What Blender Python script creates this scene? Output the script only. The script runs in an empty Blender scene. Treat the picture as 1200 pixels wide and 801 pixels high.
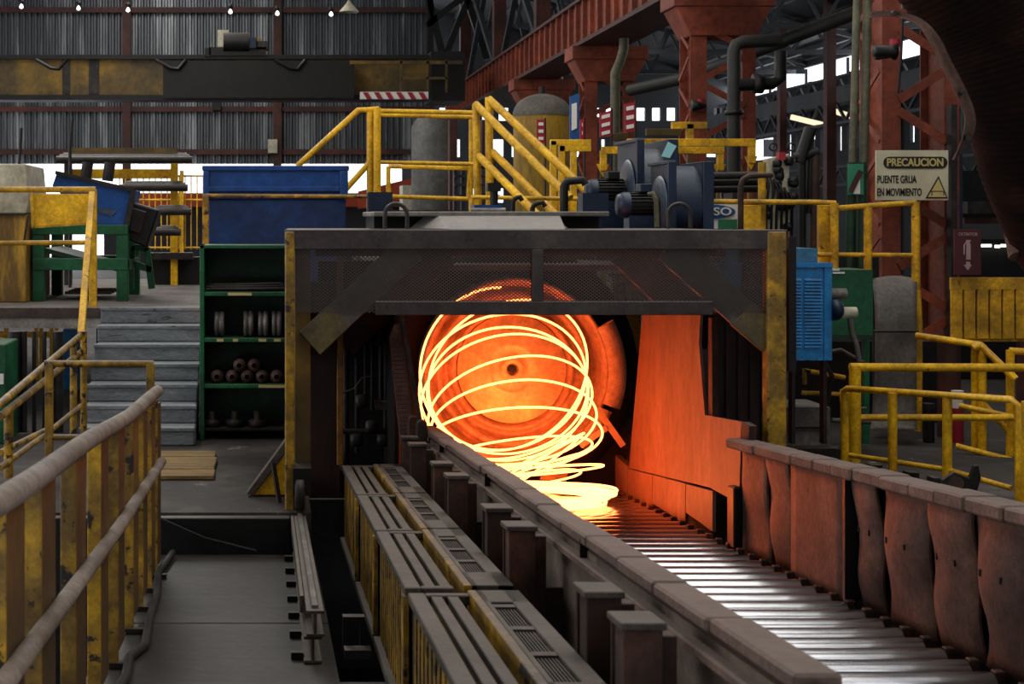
import bpy, bmesh, math, random
from mathutils import Vector, Matrix
random.seed(7)
S = bpy.context.scene
COL = S.collection
PI = math.pi
# ------------------------------------------------------------------ camera, world, lights, exposure
VX, VY, F, H0 = 315.0, 255.0, 1700.0, 1.95          # principal point, focal length (px of the 1200x801 frame), eye height
cd = bpy.data.cameras.new('camera'); cam = bpy.data.objects.new('camera', cd); COL.objects.link(cam)
cam.location = (0, 0, H0); cam.rotation_euler = (PI/2, 0, 0)
cd.sensor_width = 36; cd.lens = F*36/1200
cd.shift_x = (600-VX)/1200; cd.shift_y = -(400.5-VY)/1200
cd.clip_end = 300; cd.clip_start = .05
cd.dof.use_dof = True; cd.dof.focus_distance = 10.4; cd.dof.aperture_fstop = 6.3
S.camera = cam
S.view_settings.view_transform = 'Standard'; S.view_settings.look = 'None'
S.view_settings.exposure = 0.0; S.view_settings.gamma = 1.0; S.view_settings.use_curve_mapping = False
wd = bpy.data.worlds.new('sky'); S.world = wd; wd.use_nodes = True
wd.node_tree.nodes['Background'].inputs[0].default_value = (.93, .96, 1, 1)
wd.node_tree.nodes['Background'].inputs[1].default_value = 2.2
def skylight_or_fill(x, y, z, sx, sy, power, col=(1, .97, .92), rot=(0, 0, 0)):  # area lights: roof and clerestory daylight plus added fills
    l = bpy.data.lights.new('skylight_or_fill', 'AREA'); l.shape = 'RECTANGLE'; l.size = sx; l.size_y = sy
    l.energy = power; l.color = col
    o = bpy.data.objects.new('skylight_or_fill', l); o.location = (x, y, z); o.rotation_euler = rot; COL.objects.link(o)
skylight_or_fill(-3.5, 15, 9.4, 2.2, 20, 520)
skylight_or_fill(3.6, 10.5, 9.4, 4.4, 15, 640)
skylight_or_fill(-4, 34, 11.6, 4, 24, 2000)
skylight_or_fill(12, 34, 8.0, 2, 26, 300)
skylight_or_fill(19.6, 42, 7.2, .7, 40, 420, (.95, .98, 1), (0, PI/2, 0))         # clerestory strip of the right hall
skylight_or_fill(-15, 9, 6.5, 5, 14, 850, (1, .98, .94), (0, -PI/2, 0))           # added fill from the left, not an opening in the wall
skylight_or_fill(2, -5.5, 6.5, 12, 4, 110, (1, .97, .93), (PI/2, 0, 0))           # added dim fill behind the camera, before a closed wall
# ------------------------------------------------------------------ materials
def c(h):
    h = h.lstrip('#'); r = []
    for i in (0, 2, 4):
        v = int(h[i:i+2], 16)/255
        r.append(v/12.92 if v <= .04045 else ((v+.055)/1.055)**2.4)
    return (*r, 1)
MATS = {}
def mat(name, base, second=None, amount=.45, scale=6, rough=.6, metal=0, bump=.15, dust=0, dustcol='#6f665e', stretch=(1, 1, 1), spec=.4, chips=0, chipcol='#2c211a'):
    if name in MATS: return MATS[name]
    m = bpy.data.materials.new(name); m.use_nodes = True; nt = m.node_tree; N = nt.nodes; L = nt.links
    b = N['Principled BSDF']; b.inputs['Roughness'].default_value = rough; b.inputs['Metallic'].default_value = metal
    b.inputs['Specular IOR Level'].default_value = spec
    g = N.new('ShaderNodeNewGeometry'); mp = N.new('ShaderNodeMapping'); mp.inputs['Scale'].default_value = stretch
    L.new(g.outputs['Position'], mp.inputs['Vector'])
    def noise(sc, det=5, ro=.6):
        n = N.new('ShaderNodeTexNoise'); n.inputs['Scale'].default_value = sc; n.inputs['Detail'].default_value = det
        n.inputs['Roughness'].default_value = ro; L.new(mp.outputs[0], n.inputs['Vector']); return n
    def ramp(src, a, bb):
        r = N.new('ShaderNodeMapRange'); r.inputs[1].default_value = a; r.inputs[2].default_value = bb; L.new(src, r.inputs[0]); return r.outputs[0]
    def mix(f, A, B):
        x = N.new('ShaderNodeMix'); x.data_type = 'RGBA'
        if isinstance(f, float): x.inputs[0].default_value = f
        else: L.new(f, x.inputs[0])
        for k, v in ((6, A), (7, B)):
            if isinstance(v, tuple): x.inputs[k].default_value = v
            else: L.new(v, x.inputs[k])
        return x.outputs[2]
    base = c(base) if isinstance(base, str) else base
    col = base; n1 = noise(scale)
    if second: 
        lo = .62-amount*.5
        col = mix(ramp(n1.outputs[0], lo-.12, lo+.16), base, c(second))
    if chips:
        n2 = noise(scale*1.6, 9, .68)
        col = mix(ramp(n2.outputs[0], .665-chips*.13, .69-chips*.13), col, c(chipcol))
    if bump:
        n3 = noise(scale*7, 10, .75); n4 = noise(scale*.45, 6, .7)
        mm = N.new('ShaderNodeMath'); mm.operation = 'MULTIPLY'
        for k, (n_, lo, hi) in enumerate(((n3, .55, 1.35), (n4, .6, 1.3))):
            r = N.new('ShaderNodeMapRange'); r.inputs[1].default_value = .3; r.inputs[2].default_value = .7; r.inputs[3].default_value = lo; r.inputs[4].default_value = hi
            L.new(n_.outputs[0], r.inputs[0]); L.new(r.outputs[0], mm.inputs[k])
        vm = N.new('ShaderNodeVectorMath'); vm.operation = 'SCALE'; L.new(mm.outputs[0], vm.inputs['Scale'])
        if isinstance(col, tuple): vm.inputs[0].default_value = col[:3]
        else: L.new(col, vm.inputs[0])
        col = vm.outputs[0]
    if dust:
        sx = N.new('ShaderNodeSeparateXYZ'); L.new(g.outputs['Normal'], sx.inputs[0])
        d = N.new('ShaderNodeMath'); d.operation = 'MULTIPLY'; L.new(ramp(sx.outputs[2], .35, .9), d.inputs[0]); dn = N.new('ShaderNodeMapRange'); dn.inputs[1].default_value = .32; dn.inputs[2].default_value = .62; dn.inputs[3].default_value = dust*.45; dn.inputs[4].default_value = dust; L.new(noise(scale*2, 8, .7).outputs[0], dn.inputs[0]); L.new(dn.outputs[0], d.inputs[1])
        col = mix(d.outputs[0], col, c(dustcol))
    if isinstance(col, tuple): b.inputs['Base Color'].default_value = col
    else: L.new(col, b.inputs['Base Color'])
    if bump:
        bp = N.new('ShaderNodeBump'); bp.inputs['Strength'].default_value = bump; bp.inputs['Distance'].default_value = .02
        L.new(noise(scale*4).outputs[0], bp.inputs['Height']); L.new(bp.outputs[0], b.inputs['Normal'])
    MATS[name] = m; return m
def glow(name, col, s):
    m = bpy.data.materials.new(name); m.use_nodes = True; b = m.node_tree.nodes['Principled BSDF']
    b.inputs['Base Color'].default_value = (.1, .05, .03, 1); b.inputs['Emission Color'].default_value = (*col, 1); b.inputs['Emission Strength'].default_value = s
    MATS[name] = m; return m
YEL = mat('yellow_paint', '#ecb216', '#a87e1c', .3, 5, .5, dust=.35, chips=.25)
YELB = mat('bright_yellow_paint', '#f5be14', '#d29c14', .3, 4, .45, dust=.2, chips=.12)
YELW = mat('worn_yellow_paint', '#d0a01a', '#7a5c20', .45, 5, .55, dust=.85, chips=.75)
YELD = mat('grimy_yellow_paint', '#94701c', '#4d3d1c', .5, .8, .55, dust=.3)
YELR = mat('rail_panel_yellow', '#74501d', '#463418', .5, 2, .6, dust=.7)  # shaded side of the yellow post webs put into a browner colour
DUSTY = mat('dusty_rail', '#85786f', '#6e5f50', .3, 3, .7, bump=.05)
DUSTM = mat('dusty_steel', '#5c534b', '#3c342d', .4, 7, .75, dust=.6, dustcol='#71675d')
STEEL = mat('dark_steel', '#3d3835', '#26211f', .5, 6, .55, .3, dust=.5)
HOODM = mat('hood_steel', '#4d4642', '#3a3230', .5, 3, .6, .2, dust=.8, dustcol='#837b76', chips=.15)
BLACK = mat('black_metal', '#191817', '#0e0d0c', .5, 6, .5, .2, dust=.25)
RUST = mat('rusty_brown', '#5a3526', '#34221b', .5, 5, .75, dust=.6, dustcol='#6b5d55')
RUSTP = mat('rusty_plate', '#7a5547', '#553a31', .5, 3.5, .65, .1, bump=.3, dust=.6, dustcol='#857870', chips=.1)
CAPM = mat('scaled_cap', '#7c5f54', '#604c44', .5, 5, .8, dust=.7, dustcol='#7b6d64')
WALLM = mat('dusty_side_wall', '#7c6c60', '#5b4c43', .5, 3, .75, dust=.7, dustcol='#857a70')
RED = mat('red_oxide_paint', '#97462a', '#743522', .5, 1.5, .65, dust=.2, bump=.05)
REDD = mat('dark_red_oxide', '#5d2a1d', '#3d1f18', .5, 1.5, .65, bump=.05)
BLUE = mat('blue_paint', '#13509e', '#0f3f7c', .45, 1.2, .45, dust=.3)
BLUED = mat('dark_blue_paint', '#102844', '#0c1d34', .5, 3, .45, dust=.3, dustcol='#59636e')
BLUEC = mat('cabinet_blue', '#1c7fbe', '#1a6ea8', .4, 3, .45, dust=.3)
BLUEL = mat('pale_blue_grey', '#4b5766', '#364150', .5, 3, .4, dust=.3)
GREEN = mat('green_paint', '#14653a', '#0f4a2b', .4, 3, .5, dust=.3, chips=.15)
GREEND = mat('dark_green_paint', '#15462c', '#0c2d1c', .5, 3, .55, dust=.3)
GREY = mat('grey_stair_paint', '#8d9297', '#6f7377', .5, 4, .7, bump=.3, dust=.3, dustcol='#c4c6c8', chips=.35, chipcol='#4a4744', stretch=(.6, 1, 2.5))
CONC = mat('concrete', '#8d857e', '#6a635d', .55, 2.5, .85, bump=.2)
FLOORM = mat('grimy_concrete', '#5f5954', '#37322f', .6, 1.6, .8, bump=.25, chips=.3, chipcol='#7d7670')
PLATEM = mat('walkway_plate', '#3d3631', '#26211d', .6, 1.3, .6, .1, bump=.3, stretch=(1, 2.5, 1))
PITM = mat('pit_dirt', '#16130f', '#0d0b0a', .5, 3, .9)
WOOD = mat('weathered_wood', '#a38550', '#7c6238', .5, 3, .8, stretch=(1, 8, 8), bump=.4)
ROLL = mat('polished_roller', '#c9cacd', '#b0afb1', .4, 9, .24, 1, bump=0, stretch=(.4, 3, 3))
ROLLE = mat('roller_end', '#6a5046', '#4a362e', .5, 9, .6, .4)
PLATEO = mat('heat_scaled_plate', '#7a5d50', '#66493b', .5, 3, .55, .1, bump=.12, stretch=(1, 1, .35))
HEAD = mat('laying_head_steel', '#c29c78', '#a07c5c', .45, 2.5, .5, .1, bump=.1)  # rings darker than the disc: shading of the head put into the colour
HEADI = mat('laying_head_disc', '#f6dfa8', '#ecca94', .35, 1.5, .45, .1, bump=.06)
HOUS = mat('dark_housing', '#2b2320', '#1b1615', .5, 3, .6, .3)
BRICKM = mat('scaled_guard', '#8f6858', '#6d4d42', .5, 8, .75, dust=.3)
CORR = mat('corrugated_sheet', '#b4b7ba', '#54565a', .55, .5, .42, .45, bump=.0, stretch=(4, 1, .3))
CORRD = mat('dark_corrugated', '#3e4043', '#2a2b2e', .5, .35, .6, .25, bump=0)
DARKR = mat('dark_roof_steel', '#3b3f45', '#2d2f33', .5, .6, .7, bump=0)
BEIGE = mat('cream_paint', '#c9c3ab', '#a9a28b', .4, 2, .5)
TANK = mat('tank_yellow', '#b38a22', '#8a6b22', .4, 1.5, .6, dust=.95, dustcol='#6c6a66', stretch=(2, 2, .4))
WHITE = mat('white_print', '#dcd9d2', None, rough=.6, bump=0)
SIGNW = mat('sign_cream', '#d8d2b4', '#c2bb9c', .4, 3, .5, bump=0)
SIGNY = mat('sign_yellow', '#c4b070', None, rough=.6, bump=0)
SIGNK = mat('sign_black', '#1c1a18', None, rough=.6, bump=0)
SIGNR = mat('sign_red', '#a5202c', '#8d1c28', .4, 3, .5, bump=0)
SIGNM = mat('sign_maroon', '#541a1c', '#431618', .4, 3, .5, bump=0)
SIGNB = mat('sign_blue', '#1f4f86', None, rough=.5, bump=0)
SIGNG = mat('sign_green', '#2f7d5c', None, rough=.5, bump=0)
CYAN = mat('pale_cyan_tag', '#8fc6c8', None, rough=.6, bump=0)
ORANGE = mat('orange_paint', '#c8512a', '#a03e22', .4, 1, .6, bump=0)
GREYC = mat('grey_belt', '#77716c', '#5e5853', .5, 4, .8)
RUBBER = mat('black_rubber', '#26211f', '#1a1716', .5, 6, .7)
HOSE = mat('brown_canvas', '#2a170e', '#140b08', .5, 4, .9, spec=.08)
TAN = mat('tan_strap', '#6a4c3e', '#4c352c', .5, 6, .8)
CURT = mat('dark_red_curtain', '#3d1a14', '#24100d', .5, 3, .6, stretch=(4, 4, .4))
PIPEM = mat('olive_pipe', '#6f6a4e', '#4d4a38', .5, 3, .6, dust=.3)
PIPEG = mat('dark_pipe', '#2a2a26', '#1b1b18', .5, 3, .6, dust=.3)
CHROM = mat('bare_steel', '#86807b', '#655f5a', .5, 6, .45, .35)
HOT = glow('hot_wire', (1.0, .165, .036), 14.0)
HOTP = glow('hot_wire_pile', (1.0, .165, .04), 15.0)
LAMP = glow('lamp_glow', (1, .97, .9), 3)
# ------------------------------------------------------------------ helpers
def W(px, py, Y): return Vector(((px-VX)*Y/F, Y, H0-(py-VY)*Y/F))
def SL(X, Y, h): return Vector((X, Y, H0-.0735*Y-h))           # the conveyor and the walkway slope by 7.35 %
def V(*a): return Vector(a)
class MB:
    def __init__(s): s.v = []; s.f = []; s.sm = []
    def add(s, vs, fs, sm=False):
        n = len(s.v); s.v += [Vector(p) for p in vs]; s.f += [tuple(i+n for i in f) for f in fs]; s.sm += [sm]*len(fs); return s
    def hexa(s, p):   # 8 corners: bottom ring 0-3, top ring 4-7
        return s.add(p, [(3, 2, 1, 0), (4, 5, 6, 7), (0, 1, 5, 4), (1, 2, 6, 5), (2, 3, 7, 6), (3, 0, 4, 7)])
    def box(s, x0, x1, y0, y1, z0, z1):
        return s.hexa([(x0, y0, z0), (x1, y0, z0), (x1, y1, z0), (x0, y1, z0), (x0, y0, z1), (x1, y0, z1), (x1, y1, z1), (x0, y1, z1)])
    def slope(s, x0, x1, y0, y1, h0, h1):   # box whose top (h0) and bottom (h1) follow the conveyor slope
        return s.hexa([SL(x0, y0, h1), SL(x1, y0, h1), SL(x1, y1, h1), SL(x0, y1, h1), SL(x0, y0, h0), SL(x1, y0, h0), SL(x1, y1, h0), SL(x0, y1, h0)])
    def bar(s, p, q, w, t, up=(0, 0, 1)):
        p, q = Vector(p), Vector(q); d = (q-p).normalized(); u = Vector(up)
        if abs(d.dot(u)) > .98: u = Vector((0, 1, 0))
        a = d.cross(u).normalized()*w/2; b = a.cross(d).normalized()*t/2
        return s.hexa([p-a-b, p+a-b, q+a-b, q-a-b, p-a+b, p+a+b, q+a+b, q-a+b])
    def tube(s, pts, r, seg=10, closed=False, caps=True):
        pts = [Vector(p) for p in pts]; n = len(pts); rings = []; prev = None
        rr = r if isinstance(r, (list, tuple)) else [r]*n
        for i, p in enumerate(pts):
            a = pts[i-1] if (i or closed) else p; b = pts[(i+1) % n] if (i < n-1 or closed) else p
            d = (b-a).normalized()
            if prev is None:
                u = Vector((0, 0, 1)) if abs(d.z) < .9 else Vector((1, 0, 0)); x = d.cross(u).normalized()
            else: x = (prev-d*prev.dot(d)).normalized()
            prev = x; y = d.cross(x)
            rings.append([p+(x*math.cos(2*PI*k/seg)+y*math.sin(2*PI*k/seg))*rr[i] for k in range(seg)])
        vs = [q for R in rings for q in R]; fs = []
        for i in range(n if closed else n-1):
            j = (i+1) % n
            for k in range(seg): fs.append((i*seg+k, i*seg+(k+1) % seg, j*seg+(k+1) % seg, j*seg+k))
        s.add(vs, fs, True)
        if caps and not closed:
            s.add(rings[0], [tuple(reversed(range(seg)))]); s.add(rings[-1], [tuple(range(seg))])
        return s
    def prism(s, poly, ext):
        poly = [Vector(p) for p in poly]; e = Vector(ext); n = len(poly)
        fs = [tuple(range(n)), tuple(reversed(range(n, 2*n)))]+[((i+1) % n, i, n+i, n+(i+1) % n) for i in range(n)]
        return s.add(poly+[p+e for p in poly], fs)
    def lathe(s, prof, o, axis='Y', seg=48, a0=0, a1=2*PI, sm=True):
        # profile: (radius, position along the axis)
        full = abs(a1-a0-2*PI) < 1e-6; n = seg if full else seg+1; vs = []; fs = []; o = Vector(o)
        for r, t in prof:
            for k in range(n):
                a = a0+(a1-a0)*k/seg; ca, sa = math.cos(a)*r, math.sin(a)*r
                vs.append(o+(V(ca, t, sa) if axis == 'Y' else V(t, ca, sa) if axis == 'X' else V(ca, sa, t)))
        for i in range(len(prof)-1):
            for k in range(seg):
                k2 = (k+1) % n; fs.append((i*n+k, i*n+k2, (i+1)*n+k2, (i+1)*n+k))
        return s.add(vs, fs, sm)
    def grid(s, fn, nu, nv, sm=True, th=None):
        vs = [fn(i/nu, j/nv) for j in range(nv+1) for i in range(nu+1)]; w = nu+1
        fs = [(j*w+i, j*w+i+1, (j+1)*w+i+1, (j+1)*w+i) for j in range(nv) for i in range(nu)]
        if th is None: return s.add(vs, fs, sm)
        n = len(vs); t = Vector(th); rim = []
        B = [(i, 0) for i in range(nu)]+[(nu, j) for j in range(nv)]+[(nu-i, nv) for i in range(nu)]+[(0, nv-j) for j in range(nv)]
        ids = [j*w+i for i, j in B]
        for k in range(len(ids)): a, b = ids[k], ids[(k+1) % len(ids)]; rim.append((b, a, a+n, b+n))
        s.add(vs+[Vector(p)+t for p in vs], fs+[tuple(i+n for i in reversed(f)) for f in fs], sm); n0 = len(s.v)-2*n
        s.f += [tuple(i+n0 for i in f) for f in rim]; s.sm += [False]*len(rim); return s
    def build(s, name, m, parent=None, bev=0, kind=None):
        me = bpy.data.meshes.new(name)
        if parent is not None: off = Vector(parent.get('_o', (0, 0, 0)))
        else:
            lo = [min(p[k] for p in s.v) for k in range(3)]; hi = [max(p[k] for p in s.v) for k in range(3)]
            off = V((lo[0]+hi[0])/2, (lo[1]+hi[1])/2, lo[2])
        me.from_pydata([p-off for p in s.v], [], s.f); me.polygons.foreach_set('use_smooth', s.sm)
        bm = bmesh.new(); bm.from_mesh(me); bmesh.ops.recalc_face_normals(bm, faces=bm.faces); bm.to_mesh(me); bm.free()
        me.materials.append(m); o = bpy.data.objects.new(name, me); COL.objects.link(o)
        if parent is not None: o.parent = parent; o['_o'] = tuple(off)
        else: o.location = off; o['_o'] = tuple(off)
        if bev:
            b = o.modifiers.new('bevel', 'BEVEL'); b.width = bev; b.segments = 1; b.limit_method = 'ANGLE'
        if kind: o['kind'] = kind
        return o
def thing(name, label, cat, loc, group=None):
    o = bpy.data.objects.new(name, None); o.empty_display_size = .2; COL.objects.link(o); o.location = loc; o['_o'] = tuple(loc)
    return tag(o, label, cat, group)
def tag(o, label, cat, group=None):
    o['label'] = label; o['category'] = cat
    if group: o['group'] = group
    return o
def struct(o, label=None, cat=None):
    o['kind'] = 'structure'
    if label: o['label'] = label
    if cat: o['category'] = cat
    return o
def text(body, loc, height, m, parent, width=None, rot=(PI/2, 0, 0), name='lettering', bold=0):
    cu = bpy.data.curves.new('lettering', 'FONT'); cu.body = body; cu.size = height*1.38; cu.align_x = 'CENTER'; cu.align_y = 'CENTER'; cu.extrude = .002; cu.offset = bold
    t = bpy.data.objects.new('lettering', cu); COL.objects.link(t)
    bpy.context.view_layer.update()
    me = bpy.data.meshes.new_from_object(t.evaluated_get(bpy.context.evaluated_depsgraph_get()))
    wd_ = t.dimensions.x; bpy.data.objects.remove(t)
    sx = width/wd_ if width else 1
    me.transform(Matrix.Translation(Vector(loc)-Vector(parent.get('_o', (0, 0, 0)))) @ (Matrix.Rotation(rot[2], 4, 'Z') @ Matrix.Rotation(rot[0], 4, 'X')) @ Matrix.Diagonal((sx, 1, 1, 1)))
    me.materials.clear(); me.materials.append(m); o = bpy.data.objects.new(name, me); COL.objects.link(o); o.parent = parent
    return o
def hbeam(mb, p, q, w, h, up=(0, 0, 1), t=.012):
    p, q = Vector(p), Vector(q); d = (q-p).normalized(); u = Vector(up); a = d.cross(u).normalized(); b = a.cross(d).normalized()
    for s_ in (-1, 1): mb.bar(p+b*s_*(h/2-t/2), q+b*s_*(h/2-t/2), w, t, up)
    mb.bar(p, q, t, h-2*t, up)
def railing(name, label, rails, posts, m=YEL, r=.022, pr=.022, group=None, mids=(), square=False):
    allp = [Vector(p) for R in rails for p in R]
    t = thing(name, label, 'railing', V(sum(p.x for p in allp)/len(allp), sum(p.y for p in allp)/len(allp), min([min(Vector(a).z, Vector(b).z) for a, b in posts] or [min(p.z for p in allp)])), group)
    for R in rails: MB().tube(R, r, 10).build('rail', m, t)
    for R in mids: MB().tube(R, r*.8, 8).build('mid_rail', m, t)
    for a, b in posts:
        if square: MB().bar(a, b, pr*2, pr*2).build('post', m, t, .004)
        else: MB().tube([a, b], pr, 10).build('post', m, t)
    return t
# ================================================================== THE SETTING
def structbox(name, m, *bx, parent=None):
    o = MB().box(*bx).build(name, m, parent)
    return struct(o) if parent is None else o
fl = structbox('floor', FLOORM, -13, .28, 9.6, 13.2, -1.2, 0)
structbox('floor', FLOORM, -13, .28, 13.2, 60, -1.2, 0)
structbox('floor', FLOORM, .28, 3.25, 14.2, 60, -1.2, 0)
structbox('floor', FLOORM, 3.25, 24, 2, 60, -1.2, 0)
structbox('floor', PITM, -13, 3.25, -2, 14.2, -1.5, -1.2)
# dark riser below the slab, run on left in black to darken railing gaps
struct(MB().box(-13, .14, 9.5, 9.598, -1.2, -.015).build('trim_1', BLACK, None, .006))
# walkway of steel plates
wk = thing('walkway_deck', 'dark steel plate walkway between the yellow handrail and the yellow guard boxes', 'walkway', SL(-.1, 6, 1.5))
ys = [2.2, 3.4, 4.75, 6.1, 7.3, 8.4, 9.49]
for i in range(6):
    x1 = .5 if ys[i] < 6.0 else .3
    MB().slope(-.78, x1, ys[i], ys[i+1]-.008, 1.5+.003*(i % 2), 1.53).build('floor_plate', PLATEM, wk, .003)
MB().slope(-.78, -.7, 2.2, 9.4, 1.53, 1.66).slope(.2, .28, 2.2, 9.4, 1.53, 1.66).build('bearer', BLACK, wk)
# back wall of corrugated sheets, hanging over a bright opening
YB = 50.0
def corr(x0, x1, z0, z1, Y, pitch, dep, m, name, parent):
    n = int((x1-x0)/pitch)
    pts = []
    for k in range(n):
        a = x0+k*pitch
        pts += [(a, 0), (a+pitch*.28, 0), (a+pitch*.5, dep), (a+pitch*.78, dep)]
    pts.append((x0+n*pitch, 0)); M_ = len(pts)
    vs = [(x, Y-d, z) for z in (z0, z1) for x, d in pts]
    return MB().add(vs, [(i, i+1, M_+i+1, M_+i) for i in range(M_-1)]).build(name, m, parent)
zb = [W(0, y, YB).z for y in (192, 178, 128, 66, 12, -40)]
bw = struct(MB().box(-17, 5.7, YB+.25, YB+.3, zb[0]+.2, zb[-1]).build('wall_back', CORRD))
for a, b in ((0, 2), (2, 4), (4, 5)):
    corr(-17, 5.6, zb[a], zb[b]+.1, YB+(.2 if a == 2 else .1), .205, .09, CORR, 'corrugated_sheet', bw)
for z in (zb[1], zb[2], zb[4]): MB().box(-17, 5.7, YB-.12, YB-.02, z-.09, z+.09).build('wall_rail', REDD, bw)
for px in (-120, 149, 325):
    x = W(px, 0, YB).x; MB().box(x-.14, x+.14, YB-.25, YB-.05, zb[0]-3.9, zb[-1]).build('wall_post', REDD, bw)
# right bay: far wall, side wall with open strips, roof, trusses
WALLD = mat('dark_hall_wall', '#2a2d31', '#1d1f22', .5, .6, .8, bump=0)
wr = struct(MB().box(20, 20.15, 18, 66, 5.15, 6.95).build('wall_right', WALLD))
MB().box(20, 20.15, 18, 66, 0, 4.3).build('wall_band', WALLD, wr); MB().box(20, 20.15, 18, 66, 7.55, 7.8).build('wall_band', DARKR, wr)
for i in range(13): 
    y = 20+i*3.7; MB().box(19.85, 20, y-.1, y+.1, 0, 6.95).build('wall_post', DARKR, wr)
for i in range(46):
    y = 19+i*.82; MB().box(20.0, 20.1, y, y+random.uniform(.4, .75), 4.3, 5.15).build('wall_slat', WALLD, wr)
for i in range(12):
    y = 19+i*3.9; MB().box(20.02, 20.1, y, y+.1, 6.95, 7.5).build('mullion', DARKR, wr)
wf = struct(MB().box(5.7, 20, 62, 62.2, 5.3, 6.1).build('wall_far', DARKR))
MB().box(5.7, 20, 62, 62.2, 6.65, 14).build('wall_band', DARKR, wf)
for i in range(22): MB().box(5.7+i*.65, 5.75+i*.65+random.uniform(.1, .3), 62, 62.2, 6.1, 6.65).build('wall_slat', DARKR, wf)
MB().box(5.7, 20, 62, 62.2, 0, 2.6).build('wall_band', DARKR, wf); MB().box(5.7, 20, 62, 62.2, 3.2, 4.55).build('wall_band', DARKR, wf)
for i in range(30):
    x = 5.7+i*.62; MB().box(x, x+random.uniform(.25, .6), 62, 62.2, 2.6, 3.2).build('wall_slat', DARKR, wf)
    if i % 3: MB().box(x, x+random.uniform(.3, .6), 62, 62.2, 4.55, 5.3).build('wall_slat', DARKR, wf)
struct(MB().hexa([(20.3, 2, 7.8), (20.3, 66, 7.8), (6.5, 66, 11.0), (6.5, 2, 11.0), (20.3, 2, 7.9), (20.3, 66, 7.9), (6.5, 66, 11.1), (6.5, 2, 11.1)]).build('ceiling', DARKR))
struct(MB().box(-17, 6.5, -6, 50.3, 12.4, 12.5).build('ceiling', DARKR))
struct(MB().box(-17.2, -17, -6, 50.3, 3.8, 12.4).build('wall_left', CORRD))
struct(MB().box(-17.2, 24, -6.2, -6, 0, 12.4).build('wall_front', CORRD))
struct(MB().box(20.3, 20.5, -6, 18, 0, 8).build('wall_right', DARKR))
for i, y in enumerate((27.9, 34.5, 41, 47.5, 54)):
    t = thing('roof_truss', 'dark steel roof truss of the right hall, number %s from the back' % ('fifth', 'fourth', 'third', 'second', 'first')[i], 'truss', V(13, y, 7.3))
    t['label'] = ('nearest', 'second nearest', 'middle', 'second farthest', 'farthest')[i]+' dark steel roof truss spanning the right hall'
    MB().box(7, 20, y-.08, y+.08, 7.3, 7.45).build('bottom_chord', DARKR, t)
    MB().bar((20, y, 7.7), (7, y, 10.7), .16, .15).build('top_chord', DARKR, t)
    w = MB()
    for k in range(9):
        x0 = 7+k*1.44; zt = lambda x: 7.7+(20-x)/13*3
        w.bar((x0, y, 7.4), (x0+.72, y, zt(x0+.72)), .09, .09).bar((x0+.72, y, zt(x0+.72)), (x0+1.44, y, 7.4), .09, .09)
    w.build('web_bars', DARKR, t, kind='stuff')
pu = thing('roof_purlins', 'thin dark purlins running under the roof of the right hall', 'purlins', V(13, 35, 8))
for k in range(8):
    x = 8+k*1.6; z = 7.8+(20.3-x)/13.8*3.2
    MB().box(x-.06, x+.06, 18, 62, z-.22, z-.02).build('purlin', DARKR, pu)
for k, (px, w_, Y, lb) in enumerate(((969, 11, 44, 'right'), (914, 8, 48, 'left'), (660, 7, 50, 'far left'))):
    tag(MB().box(W(px, 0, Y).x, W(px+w_, 0, Y).x, Y, Y+.3, 0, 9.2).build('hall_column', REDD), lb+' dark brown column standing far back in the right hall', 'column', 'columns of the right hall')
for k, (z, lb) in enumerate(((6.6, 'upper'), (3.6, 'lower'))):
    lt = thing('side_truss', lb+' dark lattice truss along the side wall of the right hall', 'truss', V(19, 40, z))
    MB().box(18.9, 19, 20, 61, z, z+.08).build('chord', DARKR, lt); MB().box(18.9, 19, 20, 61, z-.6, z-.52).build('chord', DARKR, lt); w = MB()
    for j in range(34): w.bar((18.95, 20+j*1.2, z-.55), (18.95, 20.6+j*1.2, z), .06, .06).bar((18.95, 20.6+j*1.2, z), (18.95, 21.2+j*1.2, z-.55), .06, .06)
    w.build('web_bars', DARKR, lt, kind='stuff')
# inner crane rail and lighted ledge along the right hall
lg = MB(); lg.box(18.2, 18.6, 20, 61.5, 5.6, 6.15)
for k in range(27): lg.bar((18.1, 20+k*1.5, 5.0), (18.1, 20.75+k*1.5, 5.6), .08, .08).bar((18.1, 20.75+k*1.5, 5.6), (18.1, 21.5+k*1.5, 5.0), .08, .08)
lg.box(18.0, 18.2, 20, 61.5, 4.9, 5.0)
tag(lg.build('crane_girder', DARKR), 'dark lattice crane girder along the far side of the right hall', 'girder')
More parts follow.
